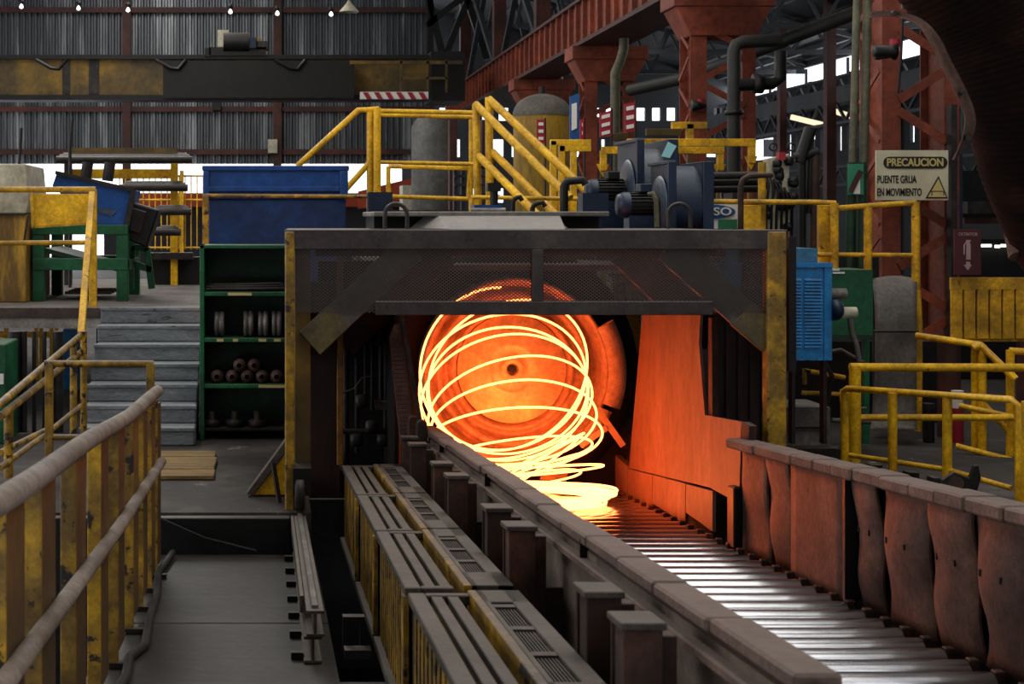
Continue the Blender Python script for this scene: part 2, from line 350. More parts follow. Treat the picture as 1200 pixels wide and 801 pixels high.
# red runway girder with columns
rg = thing('runway_girder', 'rust-red crane runway girder with vertical stiffener ribs, top centre', 'girder', V(6.3, 34, 5.2))
GX0, GX1, GZ0, GZ1 = 5.95, 6.9, 5.3, 6.1
MB().box(GX0+.06, GX0+.1, 13, 49.5, GZ0+.04, GZ1-.03).build('web', RED, rg)
MB().box(GX0, GX1, 13, 49.5, GZ0-.04, GZ0+.04).build('bottom_flange', REDD, rg)
MB().box(GX0-.05, GX0+.35, 13, 49.5, GZ1-.03, GZ1+.03).build('top_flange', REDD, rg)
MB().box(GX0+.1, GX0+.22, 13, 49.5, GZ1+.03, GZ1+.13).build('crane_rail', STEEL, rg)
y = 20.0
k = 0
while y < 49:
    MB().box(GX0-.02, GX0+.06, y-.03, y+.03, GZ0+.04, GZ1-.03).build('stiffener', RED, rg); y += .62; k += 1
def lattice_column(Y, label, X=6.1, wid=.95, dep=.55, ztop=5.2, cap=True, m=RED, lw=.24):
    t = thing('lattice_column', label, 'column', V(X+wid/2, Y, 0), 'red lattice columns')
    for x0 in (X, X+wid-lw*.8):
        w_ = lw if x0 == X else lw*.8
        hb = MB(); hb.box(x0, x0+w_, Y, Y+.02, 0, ztop).box(x0, x0+w_, Y+dep-.02, Y+dep, 0, ztop).box(x0+w_/2-.01, x0+w_/2+.01, Y+.02, Y+dep-.02, 0, ztop)
        hb.build('leg', m, t)
    n = int(ztop/.42)
    for k in range(n):
        z = .2+k*.42; a, b = (z, z+.3) if k % 2 else (z+.3, z)
        MB().bar((X+lw-.02, Y-.012, a), (X+wid-lw*.8+.02, Y-.012, b), .016, .09, (0, 1, 0) and (0, 0, 1)).build('lacing_bar', m, t)
        MB().bar((X-.012, Y+.03, b), (X-.012, Y+dep-.03, a), .016, .05).build('side_lacing', m, t)
    if cap:
        MB().hexa([(X, Y-.05, ztop-.62), (X+wid, Y-.05, ztop-.62), (X+wid, Y+dep+.05, ztop-.62), (X, Y+dep+.05, ztop-.62),
                   (X-.22, Y-.08, ztop-.2), (X+wid+.22, Y-.08, ztop-.2), (X+wid+.22, Y+dep+.08, ztop-.2), (X-.22, Y+dep+.08, ztop-.2)]).build('capital', m, t, .01)
        MB().box(X-.26, X+wid+.26, Y-.1, Y+dep+.1, ztop-.2, ztop+.06).build('bearing_block', m, t, .01)
    return t
lattice_column(21, 'rust-red lattice column with flared capital right of the blue blowers')
lattice_column(28, 'rust-red lattice column with capital and olive pipe, behind the two red signs', wid=.95)
lattice_column(34.7, 'rust-red lattice column with capital behind the yellow domed tank', wid=.95)
lattice_column(14.6, 'nearest rust-red lattice column carrying the cream warning sign', X=6.17, wid=.78, ztop=5.2, cap=False, lw=.19)
for Y, lb in ((34.7, 'right'), (41.2, 'middle'), (48.4, 'left')):
    o = MB().box(6.4, 6.75, Y, Y+.35, 6.15, 11.2).build('roof_column', REDD); tag(o, lb+' red roof column standing above the runway girder', 'column', 'roof columns above the girder')
for k, (Ya, Yb) in enumerate(((34.9, 41.2), (41.4, 48.4))):
    t = tag(MB().bar((6.5, Ya+.3, 6.4), (6.5, Yb-.2, 10.4), .14, .14).bar((6.6, Ya+.3, 10.4), (6.6, Yb-.2, 6.4), .14, .14).build('cross_brace', DARKR), ('right', 'left')[k]+' dark X-shaped brace between roof columns above the girder', 'brace')
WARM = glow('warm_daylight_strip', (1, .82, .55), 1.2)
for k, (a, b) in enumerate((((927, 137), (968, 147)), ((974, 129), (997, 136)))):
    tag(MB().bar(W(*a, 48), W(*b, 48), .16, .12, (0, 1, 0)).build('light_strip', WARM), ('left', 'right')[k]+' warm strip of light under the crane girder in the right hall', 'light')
# ================================================================== CONVEYOR
XL, XR, HC, HR = 1.2, 3.0, .735, 1.434
Y0, Y1 = 3.0, 12.9
struct(MB().box(.28, 1.12, 10.15, 10.2, -1.4, -.02).build('coil_light_block', BLACK))  # added bulkhead that keeps coil light out of the pit
struct(MB().box(.28, .34, 6.3, 10.15, -1.2, -.7).build('trim_3', BLACK))
cv = thing('roller_conveyor', 'roller conveyor of shiny steel rollers between scaled brown side walls', 'conveyor', SL(2.1, 8, 2.0))
rr = .078
y = 5.55
while y < 12.95:
    p = SL(XL+.02, y, HR+rr); q = SL(XR-.02, y, HR+rr)
    ro = MB().tube([p, q], rr, 22).build('roller', ROLL, cv)
    e = SL(XR+.0, y, HR+rr)
    MB().box(e.x-.012, e.x+.03, y-.02, y+.022, e.z-.04, e.z+.085).build('end_bracket', ROLLE, ro, .004)
    y += .218
# left wall: body, ledge, groove band, cap blocks
MB().slope(1.12, XL-.01, 3.0, 10.6, HC+.06, 1.9).build('side_wall', WALLM, cv)
MB().slope(1.085, 1.13, 3.0, 10.55, HC+.085, HC+.115).build('ledge', CAPM, cv, .006)
MB().slope(1.125, XL-.02, 3.0, 10.6, HC+.028, HC+.10).build('groove_band', RUST, cv)
y = 3.05
while y < 10.5:
    l = random.uniform(.42, .62) if y < 8 else .45
    dx = random.uniform(-.006, .006)
    MB().slope(1.1+dx, XL+.005+dx, y, min(y+l-.008, 10.62), HC+random.uniform(-.004, .004), HC+.04).build('cap_block', CAPM, cv, .008); y += l
for y in (5.1, 7.35, 9.3): MB().slope(1.095, 1.125, y, y+.012, HC+.02, HC+.1).build('joint', BLACK, cv)
# buckstay posts standing against the left wall
for yy in (3.68, 4.11, 5.44, 5.98, 7.27, 7.9, 9.2, 9.75):
    X0 = .90
    p = MB(); p.slope(X0, X0+.1, yy, yy+.012, .775, 1.95).slope(X0, X0+.1, yy+.13, yy+.142, .775, 1.95).slope(X0+.008, X0+.024, yy+.012, yy+.13, .775, 1.95)
    po = p.build('buckstay_post', RUST, cv, .003)
    MB().slope(X0-.008, X0+.108, yy-.01, yy+.15, .755, .775).build('cap_plate', DUSTM, po, .003)
    MB().slope(X0+.104, X0+.15, yy+.05, yy+.12, .80, 1.95).slope(X0+.15, 1.12, yy+.08, yy+.1, 1.0, 1.9).build('web_plate', RUST, po, .003)
for yy in (4.5, 4.75, 6.5, 6.75, 8.4):
    b = SL(1.13, yy, .98); MB().tube([b, b-V(.09, 0, 0)], .014, 8).build('bolt', STEEL, cv)
# right wall: seven buckled plates, cap blocks
ysr = [5.15, 5.72, 6.2, 6.68, 7.22, 7.5, 8.45, 8.75, 9.25]
pan = [(5.2, 5.78, .05), (5.80, 6.22, .06), (6.24, 6.66, .055), (6.68, 7.17, .06), (7.22, 7.52, .05), (7.66, 8.42, .0), (8.45, 8.83, .02), (8.86, 9.32, .015)]
pan = [(4.6, 5.18, .05)]+pan
for i, (a, b, bu) in enumerate(pan):
    def fn(u, v, a=a, b=b, bu=bu, i=i):
        yy = a+(b-a)*u + (.011*math.sin(v*5+i*1.7)+.004*math.sin(v*13+i) if bu else 0)
        h = HC+.06+(HR+.03-HC-.06)*(1-v)
        x = XR+.03 - bu*.8*abs(math.sin(PI*u))**.7*math.sin(PI*(.12+v*.8)) + .012*math.sin(9*v+3*i)*(bu > .01) + (.05*(1-v) if bu else 0)
        return SL(x, yy, h)
    w = MB().grid(fn, 8, 10, True, (.012, 0, 0)).build('wall_plate', RUSTP, cv)
    if i in (0, 1, 2, 3, 4, 5):
        for f in (.35, .8):
            s_ = fn(f, .62); MB().box(s_.x-.007, s_.x+.01, s_.y-.009, s_.y+.009, s_.z-.014, s_.z+.014).build('bolt', STEEL, w)
MB().slope(XR+.10, XR+.13, 4.4, 9.4, HC+.05, 1.9).build('side_wall', BLACK, cv)
MB().slope(XR-.01, XR+.1, 7.53, 7.56, HC+.06, HR).build('edge_strip', BLACK, cv)
y = 4.4
while y < 9.4:
    l = random.uniform(.24, .34); dx = random.uniform(-.008, .008)
    MB().slope(XR-.03+dx, XR+.13+dx, y, min(y+l-.006, 9.45), HC+random.uniform(-.005, .005), HC+.065).build('cap_block', CAPM, cv, .01); y += l
MB().slope(XL-.05, XR+.1, 3, 13, 1.78, 1.9).build('bed', BLACK, cv)
# dark stub post at the end of the glowing plate
MB().slope(3.0, 3.06, 9.36, 9.5, 1.05, 1.45).build('stub_post', BLACK, cv, .01)
# ------------------------------------------------ glowing guard plate on the right of the coil
gp = thing('guard_plate', 'tall stepped steel guard plate glowing orange in the light of the hot coil', 'guard plate', SL(3.06, 11, 1.45))
XG = 3.07
def G(px, py):
    Y = XG*F/(px-VX); return W(px, py, Y)
poly = [G(737, 548), G(753, 366), G(821, 366), G(819, 402), G(826, 486), G(869, 494), G(866, 590), G(832, 571)]
MB().prism(poly, (.02, 0, 0)).build('plate', PLATEO, gp)
for a, b in (((736, 549), (764, 556)), ((764.6, 556), (803, 566)), ((803.6, 566.5), (835, 575))):
    MB().prism([G(a[0], a[1]), G(b[0], b[1]), G(b[0], b[1]+48), G(a[0], a[1]+34)], (.025, 0, 0)).build('base_plate', PLATEO, gp, .003)
MB().prism([G(735, 546), G(735, 595), G(721, 575), G(721, 533)], (.05, 0, 0)).build('end_plate', PLATEO, gp)
fl_ = W(826, 402, 10.1); MB().hexa([V(3.09, 10.1, .2), V(3.15, 10.15, .2), V(3.15, 10.2, .2), V(3.09, 10.2, .2), V(3.09, 10.12, 1.25), V(3.15, 10.17, 1.25), V(3.15, 10.22, 1.25), V(3.09, 10.2, 1.25)]).build('stiffener', RUST, gp)
MB().prism([G(869, 494), G(878, 499), G(877, 520), G(867, 520)], (.05, 0, 0)).build('stiffener', RUST, gp)
# ================================================================== LAYING HEAD
HX, HY, HZ = W(600, 432, 12.9).x, 12.9, W(600, 432, 12.9).z
lh = thing('laying_head', 'round laying head with concentric steel disc glowing orange behind the coil', 'laying head', V(HX, HY+.6, HZ-1.2))
o = (HX, HY, HZ)
MB().lathe([(.0, .02), (.045, .02), (.05, -.02), (.06, -.035), (.10, -.035), (.11, .0), (.20, .0), (.21, -.012), (.225, .0), (.485, .012), (.485, .03)], o, 'Y', 64).build('hub_disc', HEADI, lh)
MB().lathe([(.035, -.04), (.0, -.045)], o, 'Y', 20).lathe([(.035, -.04), (.035, .02)], o, 'Y', 20).build('axle_hole', BLACK, lh)
MB().lathe([(.49, .03), (.505, -.02), (.54, -.04), (.56, .05), (.61, .05), (.625, -.02), (.68, -.05), (.70, .05), (.73, .05), (.74, -.02)], o, 'Y', 64).build('ring_plate', HEAD, lh)
MB().lathe([(.74, -.02), (.75, -.14), (.785, -.24), (.815, -.24), (.825, -.05), (.825, .2)], o, 'Y', 64).build('shroud', HEAD, lh)
MB().lathe([(.83, .05), (.85, -.02), (1.0, -.06), (1.12, .0), (1.14, .3), (1.14, .8)], o, 'Y', 64).build('housing_ring', mat('black_housing', '#14100e', '#0c0a09', .5, 3, .8, spec=.15), lh)  # ring coloured near-black and absorbing, to stay dark beside the coil
MB().box(HX-1.15, HX+1.15, HY+.3, HY+1.2, -1.2, HZ-.5).box(HX-.9, HX+.9, HY+.85, HY+1.3, HZ-.5, HZ+1.0).build('pedestal', HOUS, lh)
for a0, a1, r0, r1, dy in ((-.35, .5, .86, .95, -.34), (-.85, -.40, .84, .90, -.32)):
    MB().lathe([(r0-.07, dy+.05), (r0, dy), (r1, dy+.06), (r1, dy+.10), (r0-.07, dy+.09)], o, 'Y', 14, a0, a1).build('shroud_segment', HEAD, lh)
MB().bar(W(702, 482, 12.3), W(730, 522, 12.3), .05, .03, (0, 1, 0)).bar(W(712, 500, 12.3), W(680, 522, 12.3), .045, .03, (0, 1, 0)).build('strut', HEAD, lh)
# chute lip below the head
MB().prism([W(640, 535, 12.75), W(668, 545, 12.75), W(662, 570, 12.5), W(634, 560, 12.5)], (0, .05, -.02)).build('chute_lip', HEAD, lh)
# ================================================================== HOT COIL
hc = thing('hot_wire_coil', 'glowing yellow-white coil of hot wire falling in loops onto the rollers', 'wire coil', SL(1.95, 11.4, HR))
R = .70
tops = [6, 20, 27, 32.5, 38, 45, 51, 62, 70, 76, 81, 85]
pts = []; N = 64; turns = len(tops)-1
for i in range(turns*N+1):
    f = i/N; k = min(int(f), turns-1); fr = f-k
    th = math.radians(tops[k]+(tops[k+1]-tops[k])*fr); t = f/turns
    B = V(1.97+.02*math.sin(f*2.3), 12.45-.15*t, HZ-.66-.27*t**1.6+.03*math.sin(f*1.9))
    u = V(.03*math.sin(f*1.3), -math.sin(th), math.cos(th)); ph = 2*PI*f+PI/2
    Rk = R*(1+.035*math.sin(f*2.9+1)-.05*(t > .75)*math.sin(f*5))
    cx = B+u*R
    pts.append(cx+V(1, 0, .06*math.sin(f*1.7))*Rk*math.cos(ph)*.97+u*Rk*math.sin(ph))
MB().tube(pts, .0092, 8).build('falling_loops', HOT, hc)
for cx_, cy_, ra, rb, ang, tilt in ((604, 549, .62, .34, .50, .12), (600, 560, .60, .42, .36, .02), (620, 552, .48, .30, .62, .2), (628, 560, .36, .26, .15, .25)):
    C_ = W(cx_, cy_, 11.75); ax = V(math.cos(ang), -.1, math.sin(ang)); bx = V(-.15, -math.cos(tilt*2), math.sin(tilt)+.1)
    MB().tube([C_+ax*ra*math.cos(2*PI*k/56)+bx*rb*math.sin(2*PI*k/56) for k in range(56)], .0088, 8, True).build('tangled_loop', HOT, hc)
mb = MB()
for k in range(26):
    f = k/25
    cy = 11.75-.32*f+random.uniform(-.03, .03); cx = 1.97+random.uniform(-.05, .08); rad = R*random.uniform(.88, .99)
    pp = []
    tl = random.uniform(-.02, .03); t2 = random.uniform(-.015, .02)
    for j in range(56):
        a = 2*PI*j/56; x, yy = cx+rad*math.cos(a), cy+rad*math.sin(a)
        pp.append(SL(x, yy, HR-.012-.0045*k)+V(0, 0, tl*math.cos(a)+t2*math.sin(a)))
    mb.tube(pp, .0105, 6, True)
mb.build('piled_loops', HOTP, hc)
# ================================================================== HOOD
YH = 9.7
hd = thing('cooling_hood', 'dark steel portal hood with mesh front and worn yellow legs over the conveyor', 'hood', V(1.8, 10.6, -.1))
def front(px0, px1, py0, py1, Y, d, name, m, bev=.004, parent=None):
    a, b = W(px0, py1, Y), W(px1, py0, Y); return MB().box(a.x, b.x, Y, Y+d, a.z, b.z).build(name, m, parent or hd, bev)
front(334, 923, 269, 292, YH, .16, 'top_beam', HOODM)
front(334, 345, 271, 622, YH-.01, .08, 'leg_flange', YELW, .008)
front(345, 364, 292, 575, YH+.10, .05, 'leg', YELD)
front(900, 922, 271, 540, YH-.01, .12, 'leg_flange', YELW, .008)
front(440, 836, 353, 369, YH, .08, 'cross_bar', HOODM)
front(624, 637, 292, 353, YH, .06, 'stub_bar', HOODM)
for A, B in (((482, 290), (364, 401)), ((783, 290), (903, 397))):
    MB().bar(W(*A, YH+.07), W(*B, YH+.07), .2, .05, (0, 1, 0)).build('brace', mat('brace_steel', '#6a605a', '#4f4641', .5, 3, .6, dust=.6), hd, .004)
    q = W(*A, YH+.07); 
# lower yellowish ends of the braces
for A, B in (((398, 369), (363, 402)), ((868, 367), (904, 398))):
    MB().bar(W(*A, YH+.06), W(*B, YH+.06), .203, .054, (0, 1, 0)).build('brace_end', mat('faded_yellow_steel', '#77652f', '#564a33', .5, 4, .65, dust=.5), hd, .004)
# second frame behind
for A, B in (((520, 292), (400, 400)), ((730, 292), (838, 395))):
    MB().bar(W(*A, 11.2), W(*B, 11.2), .26, .06, (0, 1, 0)).build('rear_brace', RUST, hd, .004)
front(370, 862, 286, 300, 11.2, .12, 'rear_beam', RUST)
# mesh
ms = MB(); a, b = W(346, 366, YH+.03), W(902, 291, YH+.03); hgt = b.z-a.z; sl = .75; step = .028
x = a.x-hgt/sl
while x < b.x:
    for sgn in (1, -1):
        p0, p1 = V(x, YH+.03, a.z), V(x+hgt/sl, YH+.03, b.z)
        if sgn < 0: p0, p1 = V(x, YH+.034, b.z), V(x+hgt/sl, YH+.034, a.z)
        d = p1-p0; t0 = max(0, (a.x-p0.x)/d.x); t1 = min(1, (b.x-p0.x)/d.x)
        if t1 > t0: ms.bar(p0+d*t0, p0+d*t1, .0065, .003, (0, 1, 0))
    x += step
ms.build('mesh_screen', mat('mesh_grey', '#48403c', None, rough=.6, bump=0), hd, kind='stuff')
# roof and the raised lid
zt = W(0, 269, YH).z
MB().box(.15, 3.45, YH+.16, 12.4, zt-.05, zt-.01).build('roof_plate', HOODM, hd)
ld = MB()
xa, xb = W(441, 0, 10.2).x, W(724, 0, 10.2).x; xc, xd = W(522, 0, 10.2).x, W(656, 0, 10.2).x
ld.hexa([V(xc, 10.0, zt), V(xd, 10.0, zt), V(xb-.02, 11.6, zt), V(xa+.02, 11.6, zt), V(xc-.02, 10.5, zt+.105), V(xd+.06, 10.5, zt+.105), V(xb-.2, 11.5, zt+.12), V(xa+.2, 11.5, zt+.12)])
ld.box(xa, xb, 10.45, 11.7, zt+.09, zt+.125)
ld.build('roof_lid', mat('grey_lid', '#87827d', '#6b6560', .5, 3, .7, dust=.6, dustcol='#9a9590'), hd, .006)
MB().box(xa+.02, xb-.02, 10.7, 11.6, zt, zt+.09).build('lid_core', BLACK, hd)
for px in (464, 796):
    p = W(px, 268, YH+.08); w = .075; hh = .17
    MB().tube([p+V(-w, 0, 0), p+V(-w, 0, hh-w)]+[p+V(-w*math.cos(k*PI/8), 0, hh-w+w*math.sin(k*PI/8)) for k in range(1, 8)]+[p+V(w, 0, hh-w), p+V(w, 0, 0)], .014, 8).build('lifting_handle', STEEL, hd)
# dark inner side walls
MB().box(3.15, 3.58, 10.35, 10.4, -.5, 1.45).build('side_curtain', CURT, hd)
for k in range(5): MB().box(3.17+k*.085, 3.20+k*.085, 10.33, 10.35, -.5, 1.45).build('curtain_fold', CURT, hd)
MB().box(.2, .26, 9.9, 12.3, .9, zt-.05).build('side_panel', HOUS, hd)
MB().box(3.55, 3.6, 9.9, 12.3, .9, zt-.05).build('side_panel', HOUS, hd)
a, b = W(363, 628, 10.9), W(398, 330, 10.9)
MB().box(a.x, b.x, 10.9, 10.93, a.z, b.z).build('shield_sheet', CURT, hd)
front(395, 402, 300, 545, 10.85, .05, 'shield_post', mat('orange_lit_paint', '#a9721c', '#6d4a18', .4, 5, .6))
front(386, 393, 330, 480, 11.0, .05, 'shield_post', YELD)
# wheels on the rail
for yy in (9.62, 9.98):
    ww = MB().lathe([(.0, 0), (.09, 0), (.12, .01), (.12, .06), (.09, .07), (0, .07)], (.17, yy, .13), 'X', 24).build('wheel', STEEL, hd)
MB().box(.16, .28, 9.55, 10.1, .12, .3).build('wheel_box', BLACK, hd)
# ================================================================== LEFT GUARD, STUBS, DARK MACHINERY
gl = thing('slatted_guard', 'leaning brown slatted guard plate left of the glowing coil', 'guard plate', W(475, 520, 10.6))
q = [W(457, 392, 10.6), W(470, 370, 10.6), W(492, 490, 10.6), W(476, 524, 10.6)]
MB().prism([W(456, 395, 10.6), W(462, 380, 10.6), W(470, 380, 10.6), W(487, 500, 10.6), W(477, 522, 10.6), W(470, 522, 10.6)], (0, .05, 0)).build('backing_plate', BRICKM, gl)
for k in range(24):
    f = k/24; ya = 392+f*122; xl = 457+f*13.5; xr = 471+f*14
    MB().prism([W(xl, ya, 10.59), W(xr, ya, 10.59), W(xr+.6, ya+4.3, 10.59), W(xl+.5, ya+4.3, 10.59)], (0, .015, 0)).build('slat', BRICKM, gl)
MB().bar(W(471, 372, 10.58), W(492, 492, 10.58), .03, .05, (0, 1, 0)).build('edge_bar', DUSTM, gl)
for k, (px, py, lb) in enumerate(((485, 488, 'left'), (495, 493, 'right'))):
    p = W(px, 530, 10.3-.25*k); r = .035; hh = W(px, py, 10.3-.25*k).z
    tag(MB().prism([p+V(-r, 0, 0), p+V(r, 0, 0)]+[V(p.x+r*math.cos(j*PI/6), p.y, hh-r+r*math.sin(j*PI/6)) for j in range(0, 7)], (0, .12, 0)).build('rounded_stub', RUST, None, .004), lb+' rounded brown steel stub at the far end of the conveyor wall', 'stub')
mc = thing('pipe_stand', 'dark stand of vertical pipes and valves inside the hood left of the guard', 'pipe stand', V(.65, 11.6, 0))
for px, y0, y1, r in ((405, 380, 545, .03), (428, 355, 470, .014), (436, 355, 480, .014), (446, 360, 470, .018), (452, 400, 520, .02), (418, 420, 530, .02)):
    MB().tube([W(px, y1, 11.5), W(px, y0, 11.5)], r, 10).build('pipe', STEEL, mc)
for px, py in ((424, 470), (436, 500), (449, 515), (418, 515)):
    p = W(px, py, 11.4); MB().lathe([(0, -.05), (.045, -.05), (.055, -.02), (.055, .03), (.03, .05), (0, .05)], p, 'X', 14).build('valve', STEEL, mc)
MB().tube([W(402, 505, 11.4), W(460, 505, 11.4)], .02, 8).tube([W(424, 402, 11.4), W(460, 402, 11.4)], .018, 8).build('cross_pipe', STEEL, mc)
front(440, 458, 470, 480, 11.4, .1, 'gauge_box', DUSTM, .004, mc)
front(424, 442, 368, 382, 11.3, .1, 'gauge_box', mat('cream_box', '#b5a98a', '#8f8468', .4, 6, .6), .004, mc)
MB().tube([W(402, 460, 11.3), W(415, 455, 11.3), W(424, 443, 11.3), W(436, 440, 11.3)], .006, 6).build('cable', DUSTM, mc)
MB().box(.93, .96, 10.72, 12.55, -1.2, 1.25).build('light_block_sheet', HOUS, hd)  # added sheet shielding the pipe stand from coil light
cr = MB().box(.4, 1.1, 11.7, 11.9, -.6, 1.6).build('dark_cabinet', HOUS); tag(cr, 'dark steel cabinet behind the pipe stand inside the hood', 'cabinet')
# ================================================================== YELLOW GUARD BOXES
lab = ['farthest yellow slatted guard box beside the hood leg', 'second farthest yellow slatted guard box along the conveyor', 'second nearest yellow slatted guard box, full length in view', 'nearest yellow slatted guard box at the lower edge of the photo']
for i, (ya, yb) in enumerate(((8.27, 9.94), (6.82, 8.22), (5.32, 6.78), (3.6, 5.22))):
    t = thing('guard_box', lab[i], 'guard box', SL(.7, (ya+yb)/2, 1.5), 'yellow guard boxes along the conveyor')
    HT = .965; xo = .5; L_ = yb-ya
    f = MB(); f.slope(xo, xo+.06, ya, yb, HT, HT+.035).slope(xo+.06, .9, yb-.05, yb, HT, HT+.035).slope(xo+.06, .68, ya, ya+.045, HT, HT+.035)
    f.build('top_frame', DUSTM, t, .004)
    for k in range(2): MB().slope(xo+.078+k*.058, xo+.118+k*.058, ya+.045, yb-.05, HT+.004, HT+.03).build('top_slat', DUSTM, t, .003)
    MB().slope(.715, .745, ya, yb, HT-.01, HT+.12).build('side_channel', YELW, t, .003)
    MB().slope(.745, .765, ya, yb, HT-.01, HT+.02).slope(.84, .9, ya, yb, HT-.01, HT+.02).slope(.745, .9, ya, ya+.28, HT-.01, HT+.02).slope(.745, .9, yb-.22, yb, HT-.01, HT+.02).build('cover_plate', DUSTM, t, .003)
    n = 3
    for k in range(n):
        a = ya+.3+k*(L_-.54)/n; b = a+(L_-.54)/n-.05
        gt = MB().slope(.765, .84, a, b, HT+.022, HT+.03).build('grating', STEEL, t)
        gb = MB()
        for j in range(7): gb.slope(.767+j*.0105, .7705+j*.0105, a, b, HT+.002, HT+.022)
        gb.build('grating_bars', DUSTM, gt, kind='stuff')
        MB().slope(.745, .85, b, b+.05, HT-.005, HT+.02).build('cover_strip', DUSTM, t)
    MB().slope(xo+.01, .9, ya, ya+.02, HT+.03, 1.48).build('end_panel', YELW, t, .003)
    MB().slope(xo+.02, xo+.03, ya+.02, yb, HT+.035, 1.46).build('side_backing', BLACK, t)
    m_ = 13
    for j in range(m_):
        a = ya+.07+j*(L_-.1)/m_; MB().slope(xo+.015, xo+.02, a, a+(L_-.1)/m_*.55, HT+.035, 1.455).build('side_slat', YELW, t)
    MB().slope(xo-.008, xo+.03, ya, ya+.06, HT+.03, 1.48).build('corner_post', YELW, t, .003)
    MB().slope(xo-.012, xo+.03, ya, yb, 1.455, 1.495).build('bottom_rail', DUSTM, t, .003)
# ================================================================== FLOOR RAIL (stacked H beams)
rl = thing('floor_rail', 'pair of stacked steel H-beams lying on the walkway as a rail under the hood leg', 'rail', SL(.2, 7.8, 1.5))
def hs(x, ya, yb, htop, hh, w, name):
    b = MB(); b.slope(x-w/2, x+w/2, ya, yb, htop, htop+.014).slope(x-w/2, x+w/2, ya, yb, htop+hh-.014, htop+hh).slope(x-.007, x+.007, ya, yb, htop+.014, htop+hh-.014)
    return b.build(name, DUSTM, rl, .002)
hs(.195, 6.42, 9.5, 1.38, .12, .08, 'lower_beam'); hs(.205, 6.4, 9.6, 1.262, .116, .078, 'upper_beam')
MB().slope(.145, .162, 6.75, 9.6, 1.262, 1.34).build('side_bar', DUSTM, rl)
MB().slope(.19, .22, 6.45, 9.6, 1.245, 1.262).build('rail_head', CHROM, rl, .003)
for k in range(7): MB().slope(.10, .155, 6.5+k*.45, 6.55+k*.45, 1.47, 1.5).build('clip', BLACK, rl)
st = thing('step_bracket', 'small rusty steel step bracket beside the yellow guard boxes on the walkway', 'bracket', SL(.38, 6.8, 1.5))
MB().slope(.34, .44, 6.65, 6.72, 1.34, 1.36).slope(.34, .36, 6.65, 6.72, 1.36, 1.5).slope(.42, .44, 6.65, 6.72, 1.36, 1.5).slope(.34, .46, 6.5, 6.6, 1.46, 1.5).build('step_plate', STEEL, st)
# ================================================================== LEFT HANDRAIL
hr = thing('walkway_railing', 'yellow railing with dusty round top rail running along the walkway, left foreground', 'railing', SL(-.68, 6, 1.5))
XH = -.665
pts = []
for k in range(40):
    y = 2.6+k*(8.62-2.6)/39; pts.append(SL(XH+.004*math.sin(y*1.7), y, .432+.006*math.sin(y*2.1)-.02*max(0, y-7)))
MB().tube(pts, .035, 16).build('top_rail', DUSTY, hr)
MB().tube([SL(XH+.03, 2.6+k*.6, .86-.012*max(0, k-6)) for k in range(11)], .028, 12).build('mid_rail', DUSTY, hr)
for y in (3.02, 3.62, 4.19, 4.94, 5.67, 6.34, 7.05, 7.6, 8.13, 8.58):
    MB().slope(XH-.045, XH+.008, y, y+.016, .45, 1.5).build('post', YELW, hr, .003)
    MB().slope(XH-.006, XH+.004, y+.016, y+.31, .47, 1.44).build('post_web', YELR, hr, .002)
    MB().slope(XH-.03, XH+.06, y-.02, y+.03, 1.475, 1.5).build('foot_plate', STEEL, hr)
ct = [W(203, 645, 9.3), W(190, 655, 9.2), W(181, 672, 8.8)]
cpts = [SL(-.62, 9.35, 1.47), SL(-.63, 9.1, 1.47), SL(-.655, 8.6, 1.47), SL(-.61, 7.9, 1.478), SL(-.60, 7.3, 1.478), SL(-.57, 6.7, 1.478), SL(-.62, 6.45, 1.478), SL(-.60, 6.1, 1.478), SL(-.62, 5.6, 1.478)]
tag(MB().tube(cpts, .022, 10).build('hose', RUBBER), 'black rubber hose lying along the foot of the walkway railing', 'hose')
tag(MB().tube([W(183, 605, 9.48), W(240, 630, 9.46), W(300, 645, 9.4)], .008, 8).build('cable', RUBBER), 'thin black cable hanging across the dark floor edge', 'cable')
# cross railing at the end of the walkway
A, B = W(52, 426, 9.05), W(180, 426, 9.05); zf = -.2
railing('cross_railing', 'short yellow cross railing in front of the grey stairs', [[A, B]], [(V(A.x+.03, 9.05, zf), A+V(.03, 0, 0)), (V(B.x-.02, 9.05, zf), B-V(.02, 0, 0))], YELW, .022, .024, None, [[W(60, 512, 9.05), W(180, 512, 9.05)]], True)
# railing beside the stairs
P = lambda px, py, Y: W(px, py, Y)
railing('side_railing', 'low yellow railing running from the stair foot towards the left edge',
        [[P(95, 392, 12.4), P(0, 473, 8.9), P(-60, 520, 7.6)], [P(95, 412, 12.4), P(0, 488, 8.9)]],
        [(P(98, 505, 12.3), P(98, 388, 12.3)), (P(86, 515, 12.0), P(86, 398, 12.0)), (P(10, 560, 9.2), P(10, 480, 9.2))], YELW, .026, .03, None,
        [[P(95, 475, 12.2), P(62, 502, 10.8), P(0, 548, 8.9)], [P(55, 503, 10.6), P(0, 530, 9.2)]])
